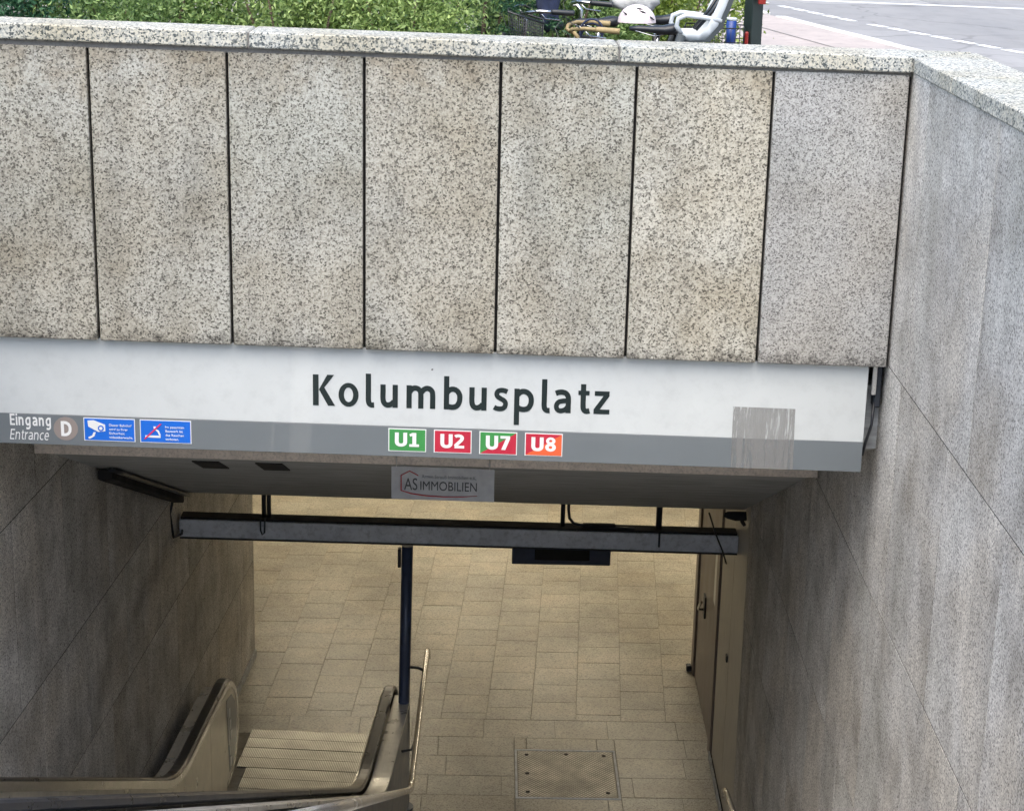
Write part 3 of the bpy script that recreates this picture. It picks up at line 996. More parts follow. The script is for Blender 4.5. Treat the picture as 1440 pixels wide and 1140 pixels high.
# hall shell
hs = empty('hall_shell', (0, 14, FZ), kind='structure')
m = MB(); m.box(-12, 12, 5.77, 22.2, -2.93, -2.75); m.build('ceiling', 'ceiling', hs)
m = MB(); m.box(-12, 12, 22.0, 22.3, FZ, -2.8); m.build('back_wall', 'hallwall', hs)
m = MB(); m.box(-12.3, -12.0, 4.0, 22.2, FZ - .2, -2.8); m.build('side_wall', 'hallwall', hs)
m = MB(); m.box(12.0, 12.3, 4.0, 22.2, FZ - .2, -2.8); m.build('side_wall', 'hallwall', hs)
m = MB(); m.box(-12, xL(9.3) - 0.37, 9.25, 9.52, FZ, -2.8); m.build('front_wall', 'hallwall', hs)
m = MB(); m.box(xR(9.3) + 0.37, 12, 9.20, 9.39, FZ, -2.8); m.build('front_wall', 'hallwall', hs)
m = MB(); m.box(xL(9.3) - 0.40, xL(9.3) - 0.02, 7.0, 9.5, -3.4, -0.9); 
m.bm.free()
# hall lamps
def hall_lamp(x, y, label):
    e = empty('ceiling_lamp', (x, y, -2.93), label=label, cat='lamp', group='lamps under the hall ceiling')
    m = MB(); m.box(x - 0.85, x + 0.85, y - 0.14, y + 0.14, -3.03, -2.932, 0.01); m.build('housing', 'signwhite', e)
    m = MB(); m.box(x - 0.82, x + 0.82, y - 0.12, y + 0.12, -3.055, -3.032); m.build('diffuser', 'lamp', e)
for (x, y) in ((-1.4, 14.2), (2.4, 12.6), (1.3, 16.0), (-2.6, 17.0), (5.0, 13.5), (5.0, 17.5), (-6.0, 14.5), (-0.2, 19.0)):
    hall_lamp(x, y, 'long warm ceiling lamp of the underground hall, out of sight from the street')

# ------------------------------------------------------------------ flight of steps
st = empty('stairs', (1, 4.6, FZ), kind='structure')
nst = 39
rise, run = 6.63 / 39, 6.63 / 39 / 0.52
for i in range(nst):
    y1 = 4.6 - i * run
    y0 = y1 - run
    z1 = FZ + (i + 1) * rise
    m = MB()
    m.box(-0.70, xR(y0) - 0.012, y0 - 0.02, y1, z1 - rise - 0.02, z1, 0.006)
    m.build('step', 'wall', st)
m = MB()
m.hexa([(-0.70, 4.55, FZ - 0.6), (2.1, 4.55, FZ - 0.6), (2.0, -8.3, -0.9), (-0.70, -8.3, -0.9), (-0.70, 4.55, FZ - 0.03), (2.1, 4.55, FZ - 0.03), (2.0, -8.2, -0.24), (-0.70, -8.2, -0.24)])
m.build('flight_slab', 'concrete', st)

# ------------------------------------------------------------------ escalator (local frame: +y towards the hall)
EA = math.atan(0.065)
esc = empty('escalator', (-1.667, 6.1, FZ), -EA, label='steel escalator with black handrails left of the fixed stairs', cat='escalator')
TA = math.tan(R(27.55))
BY = -1.80
def top_path(h, y_start, y_end=-13.6, newel=None):
    """handrail line from the hall end back to the street: h above the landing, smooth bend at BY"""
    pts = []
    if newel:
        cy, rr = newel
        for k in range(15):
            a = -R(95) + R(185) * k / 14
            pts.append((cy + rr * math.cos(a), h - rr + rr * math.sin(a)))
    else:
        pts.append((y_start, h))
    pts.append((-0.6, h))
    r0 = 0.42
    for k in range(9):
        u = k / 8
        y = BY + r0 - 2 * r0 * u
        z = h + TA * 0.25 * (2 * r0) * (u * u) * 2
        pts.append((y, h + TA * r0 * u * u))
    pts.append((-4.5, h + TA * (BY + 4.5)))
    pts.append((-8.0, h + TA * (BY + 8.0)))
    pts.append((y_end, h + TA * (BY - y_end)))
    return pts
def floor_h(y):
    return 0.0 if y > BY else TA * (BY - y)
for side in (-1, 1):
    xh = 0.775 if side > 0 else -0.815
    hand = MB()
    sec = [(xh - 0.050, -0.012), (xh - 0.050, 0.012), (xh - 0.036, 0.028), (xh + 0.036, 0.028), (xh + 0.050, 0.012), (xh + 0.050, -0.012), (xh + 0.036, -0.022), (xh - 0.036, -0.022)]
    path = top_path(1.15, 0, newel=(0.10, 0.53))
    sec = [(u, -v) for u, v in sec]
    hand.sweep(path, sec)
    hand.build('handrail', 'rubber', esc, world=False)
    # bright guide profile just inside the handrail
    g = MB()
    xi = xh - side * 0.052
    path2 = top_path(1.115, 0, newel=(0.10, 0.495))
    g.sweep(path2, [(xi - 0.012, -0.03), (xi + 0.012, -0.03), (xi + 0.012, 0.03), (xi - 0.012, 0.03)])
    g.build('guide_profile', 'steel_bright', esc, world=False)
    # balustrade panels under the guide, split at their seams
    path3 = top_path(1.085, 0, newel=(0.10, 0.465))
    xa, xb = sorted((xh - side * 0.060, xh - side * 0.030))
    nose = [p for p in path3[:15]]
    m = MB()
    poly = nose + [(-0.60, 1.085), (-0.60, 0.0), (0.02, 0.0)]
    m.prism(poly, 'x', xa, xb)
    npan = m.build('balustrade_panel', 'steel_panel', esc, world=False)
    cuts = [-0.606, -1.2, -1.8, -2.6, -4.2, -6.2, -8.4, -10.8, -13.5]
    def zt(y):
        q = path3[14:]
        for (ya, za), (yb_, zb) in zip(q, q[1:]):
            if yb_ <= y <= ya:
                return za + (zb - za) * (y - ya) / (yb_ - ya) if ya != yb_ else za
        return q[-1][1]
    for c0, c1_ in zip(cuts, cuts[1:]):
        ys = list(np.linspace(c0 - 0.003, c1_ + 0.003, 7))
        m = MB()
        poly = [(y, zt(y)) for y in ys] + [(y, floor_h(y) - 0.02) for y in ys[::-1]]
        m.prism(poly, 'x', xa, xb)
        m.build('balustrade_panel', 'steel_panel', esc, world=False)
    # pictogram plate on the newel
    if side < 0:
        m = MB()
        pl = [(0.08, 1.0), (0.30, 0.97), (0.46, 0.82), (0.52, 0.62), (0.46, 0.40), (0.30, 0.24), (0.16, 0.22)]
        m.prism(pl, 'x', xb + 0.002, xb + 0.005)
        m.build('notice_plate', 'signgrey', npan, world=False)
        for q in range(5):
            m = MB()
            y = 0.16 + 0.03 * (q % 3); z = 0.88 - q * 0.13
            m.prism([(y, z), (y + 0.07, z - 0.02), (y + 0.05, z - 0.11), (y + 0.01, z - 0.10)], 'x', xb + 0.006, xb + 0.0075)
            m.build('pictogram', 'letterwhite', npan, world=False)
    # outer deck: a folded sheet that runs beside the handrail
    dk = top_path(1.075, 0.16)
    m = MB()
    u0, u1 = sorted((xh + side * 0.058, xh + side * (0.215 if side > 0 else 0.175)))
    m.sweep(dk, [(u0, 0.0), (u1, 0.0), (u1, 0.025), (u0, 0.025)])
    m.build('outer_deck', 'steel', esc, world=False)
    dk2 = top_path(1.045, 0.16)
    m = MB()
    ux = xh + side * (0.205 if side > 0 else 0.17)
    a_, b_ = sorted((ux, ux - side * 0.02))
    ys = [p for p in dk2]
    poly = [(y, z) for y, z in ys] + [(y, floor_h(y) - 0.02 if y > BY - 0.1 else z - 1.05) for y, z in ys[::-1]]
    m.prism(poly, 'x', a_, b_)
    m.build('outer_cladding', 'navy', esc, world=False)
    m = MB()
    e0, e1 = sorted((xh + side * 0.058, xh + side * (0.205 if side > 0 else 0.165)))
    m.box(e0, e1, 0.135, 0.158, 0.0, 1.045, 0.003)
    m.build('end_plate', 'steel', esc, world=False)
# landing plates: strips across the foot of the escalator
y = 1.52
k = 0
while y > -1.0:
    d = 0.215 if k else 0.20
    m = MB()
    m.box(-0.80 if y - d > 0.65 else -0.70, 0.80 if y - d > 0.65 else 0.70, y - d + 0.004, y, -0.02, 0.006 + (0.002 if k % 2 else 0), 0.004)
    m.build('landing_plate', 'landing', esc, world=False)
    y -= d
    k += 1
m = MB()
m.box(-0.78, 0.78, -1.6, 1.5, -0.2, -0.022)
m.build('pit_cover', 'joint', esc, world=False)
sm = None
for k in range(30):
    yy = -1.0 - 0.4 * k
    zz = max(0.0, TA * (BY - yy + 0.4) - 0.12)
    if sm is None:
        m = MB()
        m.box(-0.69, 0.69, -0.40, 0.0, -0.22, 0.0, 0.004)
        sm = m.mesh('tread_step')
        sm.materials.append(M['steel'])
    link('tread_step', sm, None, esc, (0, yy, zz))
m = MB()
ys = [-1.2, BY, -13.5]
m.prism([(-1.2, -0.25), (BY, -0.25), (-13.5, TA * (BY + 13.5) - 0.45), (-13.5, TA * (BY + 13.5) - 0.9), (BY, -0.7), (-1.2, -0.7)], 'x', -0.95, 0.95)
m.build('truss', 'darkmetal', esc, world=False)

# ------------------------------------------------------------------ post, hand rails
post = empty('steel_post', (-0.735, 6.06, FZ), label='dark navy round post between escalator and stairs under the beam', cat='post')
m = MB()
m.tube([(-0.745, 6.06, FZ), (-0.708, 6.06, -3.995)], 0.052, 18)
m.build('shaft', 'navy', post)
m = MB()
m.tube([(-0.745, 6.06, FZ), (-0.745, 6.06, FZ + 0.02)], 0.11, 18)
m.build('base_plate', 'navy', post)
m = MB()
m.box(-0.795, -0.765, 6.03, 6.09, -4.20, -4.02, 0.004)
m.build('junction_box', 'darkmetal', post)
hr = empty('stair_handrail', (-0.56, 5.0, FZ), label='slim stainless handrail bending up beside the navy post', cat='handrail')
RZ = -5.22
pts = [(-0.527, 6.53, RZ - 0.10), (-0.528, 6.55, RZ - 0.05), (-0.530, 6.53, RZ - 0.01), (-0.531, 6.46, RZ), (-0.546, 5.4, RZ), (-0.562, 3.86, RZ)]
pts += [(-0.563, 3.76, RZ + 0.01), (-0.564, 3.66, RZ + 0.045), (-0.565, 3.50, RZ + 0.12)]
for y in (2.0, 0, -3, -6.5):
    pts.append((-0.565, y, RZ + 0.12 + 0.52 * (3.50 - y)))
m = MB(); m.tube(pts, 0.026, 12); m.build('rail', 'steel_bright', hr)
m = MB(); m.tube([(-0.706, 6.06, -5.19), (-0.60, 6.06, -5.20), (-0.54, 6.06, RZ - 0.01)], 0.014, 8); m.build('bracket', 'darkmetal', hr)
m = MB(); m.tube([(-0.69, 4.8, -5.42), (-0.60, 4.8, -5.40), (-0.553, 4.8, RZ - 0.015)], 0.012, 8); m.build('bracket', 'darkmetal', hr)
hr2 = empty('stair_handrail', (2.15, 4.0, FZ), label='stainless handrail end on the right wall at the foot of the stairs', cat='handrail')
pts = [(2.035, 4.10, -5.44), (2.033, 4.12, -5.40), (2.034, 4.10, -5.37), (2.040, 4.02, -5.36), (2.055, 3.72, -5.36), (2.063, 3.64, -5.35), (2.078, 3.54, -5.31), (2.10, 3.2, -5.155)]
for y in (2.0, 0, -3, -6.5):
    pts.append((xR(y) - 0.13, y, -5.155 + 0.52 * (3.2 - y)))
m = MB(); m.tube(pts, 0.026, 12); m.build('rail', 'steel_bright', hr2)
m = MB(); m.tube([(2.06, 3.66, -5.36), (2.10, 3.66, -5.42), (xR(3.66), 3.66, -5.43)], 0.013, 8); m.build('bracket', 'darkmetal', hr2)

# ------------------------------------------------------------------ hanging beam and display
bmn = empty('hanging_beam', (0, 6.05, -3.8), label='long grey metal beam hanging across the opening below the soffit', cat='beam')
def bz(x, z): return z - 0.0120 * x
x0, x1 = -2.765, 2.295
yA, yB = 5.985, 6.15
zt_, zb_ = -3.79, -3.955
m = MB()
m.hexa([(x0, yA, bz(x0, zb_)), (x1, yA, bz(x1, zb_)), (x1, yB, bz(x1, zb_)), (x0, yB, bz(x0, zb_)), (x0, yA, bz(x0, zt_)), (x1, yA, bz(x1, zt_)), (x1, yB, bz(x1, zt_)), (x0, yB, bz(x0, zt_))], 0.004)
m.build('front_channel', 'beam', bmn)
m = MB()
m.hexa([(x0 + .01, yA + .012, bz(x0, zt_ + 0.002)), (x1 - .01, yA + .012, bz(x1, zt_ + 0.002)), (x1 - .01, yB - .005, bz(x1, zt_ + .002)), (x0 + .01, yB - .005, bz(x0, zt_ + .002)),
        (x0 + .01, yA + .012, bz(x0, zt_ + .022)), (x1 - .01, yA + .012, bz(x1, zt_ + .022)), (x1 - .01, yB - .005, bz(x1, zt_ + .022)), (x0 + .01, yB - .005, bz(x0, zt_ + .022))])
m.build('top_shade', 'black', bmn)  # black sheet paints in the ceiling's shade on the beam's top face
m = MB()
m.hexa([(x0 + .004, yA - .012, bz(x0, zb_ - .012)), (x1 - .004, yA - .012, bz(x1, zb_ - .012)), (x1 - .004, yB, bz(x1, zb_ - .012)), (x0 + .004, yB, bz(x0, zb_ - .012)),
        (x0 + .004, yA - .012, bz(x0, zb_ - .002)), (x1 - .004, yA - .012, bz(x1, zb_ - .002)), (x1 - .004, yB, bz(x1, zb_ - .002)), (x0 + .004, yB, bz(x0, zb_ - .002))])
m.build('lower_lip', 'darkmetal', bmn)
for x in (-2.01, -1.965, 0.70, 1.575):
    m = MB()
    m.tube([(x, 6.07, bz(x, zt_)), (x, 6.07, -2.90)], 0.021 if x != 1.575 else 0.028, 8)
    m.build('hanger_rod', 'darkmetal', bmn)
m = MB()
m.tube([(0.75, 6.07, -3.2), (0.75, 6.07, -3.62), (0.76, 6.06, -3.70), (0.80, 6.05, -3.745), (0.9, 6.04, -3.765), (1.2, 6.03, -3.775), (1.35, 6.04, -3.785)], 0.014, 8)
m.build('cable', 'bikeblack', bmn)
m = MB(); m.box(0.88, 1.18, 6.02, 6.08, -3.78, -3.745, 0.008); m.build('cable_joint', 'black', bmn)
m = MB(); m.tube([(-2.03, 5.972, -3.72), (-2.03, 5.965, -3.84), (-2.015, 5.965, -3.88), (-1.995, 5.965, -3.86), (-1.99, 5.97, -3.72)], 0.008, 6); m.build('tie_wire', 'darkmetal', bmn)
m = MB(); m.tube([(1.575, 5.975, -3.80), (1.575, 5.972, -3.93)], 0.010, 6); m.build('tie_wire', 'darkmetal', bmn)
mon = empty('display_box', (0.77, 7.75, -4.6), label='flat black display box hanging in the hall just below the beam', cat='display')
m = MB(); m.box(0.272, 1.262, 7.66, 7.80, -4.775, -4.50, 0.008); m.build('housing', 'navy', mon)
m = MB(); m.box(0.50, 1.05, 7.645, 7.659, -4.72, -4.52, 0.004); m.build('back_cover', 'black', mon)
m = MB(); m.box(0.32, 1.21, 7.801, 7.808, -4.75, -4.52); m.build('screen', 'black', mon)
for x in (0.5, 1.03):
    m = MB(); m.tube([(x, 7.70, -4.52), (x, 7.4, -4.46), (x, 6.14, -3.93)], 0.02, 8); m.build('support_arm', 'darkmetal', mon)

# ------------------------------------------------------------------ station sign
sg = empty('station_sign', (0, 0.06, -0.9), label='long white and grey Kolumbusplatz station sign under the parapet', cat='sign')
SS = 0.0152
def q(x, z, y): return (x, y, z)
def sign_slab(name, mat, x0, x1, t0, b0, y0, y1, tilt=SS, bev=0.002, parent=None):
    """t0, b0: top and bottom heights at x = 0"""
    m = MB()
    m.hexa([(x0, y0, b0 - tilt * x0), (x1, y0, b0 - tilt * x1), (x1, y1, b0 - tilt * x1), (x0, y1, b0 - tilt * x0),
            (x0, y0, t0 - tilt * x0), (x1, y0, t0 - tilt * x1), (x1, y1, t0 - tilt * x1), (x0, y1, t0 - tilt * x0)], bev)
    return m.build(name, mat, parent or sg)
sx0, sx1 = -3.06, 2.097
sign_slab('white_face', 'signwhite', sx0, sx1, -0.592, -1.0375, 0.060, 0.090, 0.0155)
sign_slab('grey_face', 'signgrey', sx0, sx1, -1.0380, -1.2125, 0.060, 0.090, 0.0155)
sign_slab('casing', 'darkmetal', sx0 + 0.01, sx1 - 0.01, -0.62, -1.205, 0.0905, 0.19, 0.0155)
m = MB(); m.box(2.125, 2.150, 0.075, 0.10, -0.80, -0.60, 0.003); m.build('mounting_bracket', 'steel', sg)
m = MB(); m.box(2.145, 2.185, 0.10, 0.18, -0.88, -0.58, 0.008); m.build('wall_bracket', 'darkmetal', sg)
m = MB(); m.tube([(2.150, 0.11, -0.85), (2.145, 0.10, -0.98), (2.120, 0.10, -1.08), (2.105, 0.10, -1.16)], 0.008, 6); m.build('cable', 'bikeblack', sg)

FONT_SHIFT = {}
def text_mesh(s, weight=0.0, italic=0.0, spacing=1.0, res=6):
    cu = bpy.data.curves.new('t', 'FONT')
    cu.body = s
    cu.size = 1.0
    cu.offset = weight
    cu.shear = italic
    cu.space_character = spacing
    cu.resolution_u = res
    cu.fill_mode = 'BOTH'
    ob = bpy.data.objects.new('t', cu)
    col.objects.link(ob)
    bpy.context.view_layer.update()
    dg = bpy.context.evaluated_depsgraph_get()
    me = bpy.data.meshes.new_from_object(ob.evaluated_get(dg))
    bpy.data.objects.remove(ob)
    bpy.data.curves.remove(cu)
    v = np.zeros(len(me.vertices) * 3)
    me.vertices.foreach_get('co', v)
    v = v.reshape(-1, 3)
    return me, v
def sign_text(name, s, x0, x1, zt, zb, y, mat, parent, weight=0.0, italic=0.0, spacing=1.0, tilt=SS, thick=0.0016, only=None, capfit=None):
    """text fitted to x0..x1 and zb..zt (heights at x = 0), lying on the plane y; a thin solid film"""
    me, v = text_mesh(s, weight, italic, spacing)
    lo, hi = v.min(0), v.max(0)
    b0, t0 = (lo[1], hi[1]) if capfit is None else capfit
    out = np.zeros_like(v)
    out[:, 0] = x0 + (v[:, 0] - lo[0]) / (hi[0] - lo[0]) * (x1 - x0)
    out[:, 2] = zb + (v[:, 1] - b0) / (t0 - b0) * (zt - zb) - tilt * out[:, 0]
    out[:, 1] = y
    off = np.array(parent.location) + (np.array(parent.parent.location) if parent.parent else 0)
    out -= off
    me.vertices.foreach_set('co', out.ravel())
    bm = bmesh.new()
    bm.from_mesh(me)
    bmesh.ops.remove_doubles(bm, verts=bm.verts[:], dist=1e-5)
    r = bmesh.ops.extrude_face_region(bm, geom=bm.faces[:])
    bmesh.ops.translate(bm, verts=[g for g in r['geom'] if isinstance(g, bmesh.types.BMVert)], vec=(0, -thick, 0))
    bmesh.ops.recalc_face_normals(bm, faces=bm.faces[:])
    me2 = bpy.data.meshes.new(name)
    bm.to_mesh(me2)
    bm.free()
    bpy.data.meshes.remove(me)
    return link(name, me2, mat, parent)
# station name, letter height measured on the capital K
def ring(cx, cy, rx, ry, ix, iy, n=36):
    f = []
    for k in range(n):
        a0, a1 = 2 * math.pi * k / n, 2 * math.pi * (k + 1) / n
        f.append([(cx + rx * math.cos(a0), cy + ry * math.sin(a0)), (cx + rx * math.cos(a1), cy + ry * math.sin(a1)), (cx + ix * math.cos(a1), cy + iy * math.sin(a1)), (cx + ix * math.cos(a0), cy + iy * math.sin(a0))])
    return f
def smooth_path(p, sub=5):
    """Catmull-Rom through the points"""
    out = []
    for i in range(len(p) - 1):
        p0, p1, p2, p3 = (Vector(p[max(i - 1, 0)]), Vector(p[i]), Vector(p[i + 1]), Vector(p[min(i + 2, len(p) - 1)]))
        for k in range(sub):
            t_ = k / sub
            out.append(0.5 * ((2 * p1) + (p2 - p0) * t_ + (2 * p0 - 5 * p1 + 4 * p2 - p3) * t_ * t_ + (3 * p1 - p0 - 3 * p2 + p3) * t_ ** 3))
    out.append(Vector(p[-1]))
    return out
def ribbon(p, w, curved=True):
    q_ = smooth_path(p) if curved else [Vector(a) for a in p]
    L_, R__ = [], []
    for i, a in enumerate(q_):
        d = (q_[min(i + 1, len(q_) - 1)] - q_[max(i - 1, 0)]).normalized()
        n_ = Vector((-d.y, d.x)) * w / 2
        L_.append(a + n_); R__.append(a - n_)
    return [[tuple(L_[i]), tuple(L_[i + 1]), tuple(R__[i + 1]), tuple(R__[i])] for i in range(len(q_) - 1)]
def bar(x0, x1, y0, y1): return [[(x0, y0), (x1, y0), (x1, y1), (x0, y1)]]
W_ = 23
GL = {
 'K': [bar(0, 25, 0, 132), [[(63, 132), (93, 132), (46, 72), (25, 66)]], [[(27, 68), (46, 84), (97, 0), (66, 0)]]],
 'o': [ring(44, 49, 44, 51, 20, 31)],
 'l': [ribbon([(12, 142), (12, 100), (12, 50), (12, 30), (15, 16), (24, 9), (37, 9)], W_)],
 'u': [ribbon([(12, 98), (12, 70), (12, 38), (16, 21), (26, 12), (38, 11), (50, 16), (60, 26)], W_), bar(54, 77, 0, 98)],
 'm': [bar(0, 23, 0, 98), ribbon([(14, 70), (24, 82), (38, 87), (52, 83), (61, 72), (63, 55), (63, 30), (63, 0)], W_), ribbon([(66, 70), (77, 82), (90, 87), (104, 83), (113, 72), (115, 55), (115, 30), (115, 0)], W_)],
 'b': [bar(0, 23, 0, 142), ribbon([(14, 72), (26, 84), (42, 87), (58, 80), (68, 66), (70, 49), (67, 31), (57, 16), (41, 10), (26, 11), (10, 15)], W_)],
 's': [ribbon([(59, 83), (46, 88), (32, 89), (19, 85), (13, 74), (17, 62), (31, 53), (45, 45), (52, 34), (49, 19), (39, 11), (25, 9), (12, 11), (2, 16)], 21)],
 'p': [bar(0, 23, -58, 98), ribbon([(14, 72), (28, 84), (44, 87), (61, 80), (72, 66), (75, 49), (72, 31), (62, 16), (46, 10), (30, 11), (14, 18)], W_)],
 'a': [ribbon([(8, 83), (22, 88), (38, 89), (53, 84), (62, 72), (64, 55), (64, 30), (64, 0)], W_), ribbon([(60, 53), (38, 51), (20, 45), (12, 31), (15, 16), (27, 9), (42, 11), (54, 18), (62, 28)], 21)],
 't': [ribbon([(24, 126), (24, 90), (24, 45), (25, 25), (30, 14), (40, 10), (53, 13)], W_), bar(2, 51, 79, 98)],
 'z': [bar(3, 68, 78, 98), bar(0, 70, 0, 20), [[(42, 78), (68, 78), (27, 20), (0, 20)]]],
 'E': [bar(0, 24, 0, 132), bar(24, 76, 0, 21), bar(24, 70, 57, 77), bar(24, 76, 111, 132)],
 'i': [bar(0, 23, 0, 98), ring(11.5, 122, 14, 14, 0.5, 0.5, 16)],
 'n': [bar(0, 23, 0, 98), ribbon([(14, 70), (25, 82), (40, 87), (54, 83), (63, 72), (65, 55), (65, 30), (65, 0)], W_)],
 'g': [ribbon([(66, 82), (50, 88), (36, 86), (20, 76), (12, 58), (12, 40), (18, 22), (30, 12), (44, 13), (56, 20), (66, 30)], W_), ribbon([(68, 98), (68, 60), (68, 10), (66, -14), (56, -28), (40, -33), (24, -32), (10, -28)], W_)],
 'r': [bar(0, 23, 0, 98), ribbon([(14, 66), (24, 80), (36, 87), (52, 87)], W_)],
 'c': [ribbon([(66, 82), (52, 88), (38, 87), (22, 78), (12, 60), (12, 40), (20, 22), (34, 12), (50, 10), (66, 15)], W_)],
 'e': [ribbon([(16, 50), (72, 50), (72, 58), (66, 76), (54, 86), (40, 88), (24, 80), (14, 64), (12, 48), (15, 30), (26, 16), (42, 10), (58, 11), (72, 17)], 20)],
 'D': [bar(0, 27, 0, 132), ribbon([(20, 120), (44, 119), (66, 108), (79, 88), (82, 66), (79, 44), (66, 24), (44, 13), (20, 12)], 26)],
 'U': [ribbon([(15, 132), (15, 90), (15, 46), (19, 27), (31, 16), (46, 13), (61, 16), (73, 27), (77, 46), (77, 90), (77, 132)], 29)],
 '1': [bar(26, 55, 0, 132), [[(26, 132), (34, 108), (10, 96), (4, 118)]], bar(4, 76, 0, 24)],
 '2': [ribbon([(6, 110), (20, 118), (38, 119), (53, 112), (58, 97), (53, 80), (40, 62), (24, 43), (8, 22)], 27), bar(2, 74, 0, 25)],
 '7': [bar(4, 76, 107, 132), [[(46, 107), (76, 107), (42, 0), (11, 0)]]],
 '8': [ring(40, 38, 40, 39, 13, 14), ring(40, 99, 35, 35, 12, 12)],
}
def glyph(ch, name, gx, ox, oz, kx_, kz, y, mat, parent, tilt, thick=0.0016, lean=0.0, thin=1.0):
    """one letter: strokes laid a hair apart in depth so that none share a plane"""
    m = MB()
    for i, st_ in enumerate(GL[ch]):
        yy = y - 0.00012 * i
        verts = {}
        def V(u, v, d):
            k = (round(u, 3), round(v, 3), d)
            if k not in verts:
                X = ox + (gx + u + lean * v) * kx_
                verts[k] = m.bm.verts.new((X, yy - (thick if d else 0), oz + v * kz - tilt * X))
            return verts[k]
        edges = {}
        for f in st_:
            m.bm.faces.new([V(u, v, 1) for u, v in f])
            for a_, b_ in zip(f, f[1:] + f[:1]):
                k = frozenset(((round(a_[0], 3), round(a_[1], 3)), (round(b_[0], 3), round(b_[1], 3))))
                edges[k] = None if k in edges else (a_, b_)
        for e_ in edges.values():
            if e_:
                (a0, a1), (b0, b1) = e_
                m.bm.faces.new((V(a0, a1, 1), V(b0, b1, 1), V(b0, b1, 0), V(a0, a1, 0)))
    return m.build(name, mat, parent)
for ch, gx in zip('Kolumbusplatz', (0, 112, 231, 295, 410, 574, 685, 793, 883, 1003, 1057, 1162, 1233)):
    glyph(ch, 'letter', gx, -0.968, -0.928, 1.642 / 1303, 0.00134, 0.0595, 'letter', sg, 0.0121)
for ch, gx in zip('Eingang', (0, 92, 133, 238, 348, 446, 552)):
    glyph(ch, 'letter', gx, -2.647, -1.105, 0.226 / 632, 0.00050, 0.0595, 'letterwhite', sg, SS)
GB = {k: v for k, v in GL.items()}
def light(ch):
    w_ = 14
    return {'E': [bar(0, 15, 0, 132), bar(15, 72, 0, 14), bar(15, 66, 60, 74), bar(15, 72, 118, 132)],
            'n': [bar(0, 14, 0, 98), ribbon([(8, 70), (22, 84), (40, 90), (56, 85), (66, 72), (68, 55), (68, 30), (68, 0)], w_)],
            't': [ribbon([(20, 122), (20, 90), (20, 45), (21, 22), (28, 11), (38, 7), (48, 9)], w_), bar(2, 46, 85, 98)],
            'r': [bar(0, 14, 0, 98), ribbon([(8, 66), (20, 82), (34, 90), (48, 90)], w_)],
            'a': [ribbon([(8, 86), (22, 91), (38, 91), (53, 86), (62, 72), (64, 55), (64, 30), (64, 0)], w_), ribbon([(62, 53), (38, 51), (16, 45), (8, 29), (12, 13), (26, 7), (42, 9), (54, 16), (62, 28)], w_)],
            'c': [ribbon([(62, 86), (48, 91), (34, 89), (18, 79), (8, 60), (8, 40), (16, 20), (30, 9), (46, 7), (62, 12)], w_)],
            'e': [ribbon([(10, 50), (68, 50), (68, 60), (62, 79), (50, 89), (36, 91), (20, 82), (10, 64), (8, 48), (11, 28), (22, 13), (38, 7), (54, 8), (68, 14)], 13)]}[ch]
for ch, gx in zip('Entrance', (0, 92, 190, 254, 318, 412, 510, 592)):
    GL[ch] = light(ch)
    glyph(ch, 'letter', gx, -2.652, -1.187, 0.220 / 690, 0.00045, 0.0595, 'letterwhite', sg, SS, lean=0.2)
GL.update(GB)
m = MB(); m.tube([(-2.34, 0.0595, -1.080), (-2.34, 0.0575, -1.080)], 0.0675, 40)
disc = m.build('exit_disc', 'taupe', sg)
glyph('D', 'letter', 0, -2.366, -1.158, 0.058 / 95, 0.00065, 0.0572, 'letterwhite', sg, SS)
# blue notices
def frame_plate(x0, x1, t0, b0, mat, border=0.006, tilt=SS):
    p_ = sign_slab('border', 'letterwhite', x0, x1, t0, b0, 0.0575, 0.0595, tilt, 0)
    sign_slab('plate', mat, x0 + border, x1 - border, t0 - border, b0 + border, 0.0560, 0.0573, tilt, 0)
def poly_plate(name, pts, mat, y0, y1, tilt=SS):
    m = MB()
    m.prism([(x, z - tilt * x) for x, z in pts], 'y', y0, y1)
    return m.build(name, mat, sg)
frame_plate(-2.240, -1.956, -1.047, -1.180, 'blue', 0.0045)
frame_plate(-1.929, -1.645, -1.047, -1.180, 'blue', 0.0045)
Y0_, Y1_ = 0.0545, 0.0558
def L1(u, v): return (-2.240 + u * 0.284, -1.047 - v * 0.133)
def L2_(u, v): return (-1.929 + u * 0.284, -1.047 - v * 0.133)
poly_plate('camera_pictogram', [L1(.08, .12), L1(.20, .10), L1(.42, .28), L1(.42, .56), L1(.28, .60), L1(.09, .38)], 'letterwhite', Y0_, Y1_)
m = MB(); cx_, cz_ = L1(.335, .44); m.tube([(cx_, 0.0543, cz_ - SS * cx_), (cx_, 0.0535, cz_ - SS * cx_)], 0.017, 20); m.build('camera_pictogram', 'blue', sg)
m = MB(); m.tube([(cx_, 0.0534, cz_ - SS * cx_), (cx_, 0.0530, cz_ - SS * cx_)], 0.0095, 16); m.build('camera_pictogram', 'letterwhite', sg)
poly_plate('camera_pictogram', [L1(.19, .62), L1(.235, .62), L1(.20, .80), L1(.11, .92), L1(.075, .86), L1(.16, .76)], 'letterwhite', Y0_, Y1_)
poly_plate('smoke_pictogram', [L2_(.10, .68), L2_(.40, .68), L2_(.40, .77), L2_(.10, .77)], 'letterwhite', Y0_, Y1_)
poly_plate('smoke_pictogram', [L2_(.32, .40), L2_(.37, .46), L2_(.405, .66), L2_(.37, .66), L2_(.345, .52), L2_(.30, .44)], 'letterwhite', Y0_, Y1_)
poly_plate('smoke_pictogram', [L2_(.27, .28), L2_(.31, .28), L2_(.31, .38), L2_(.27, .38)], 'letterwhite', Y0_, Y1_)
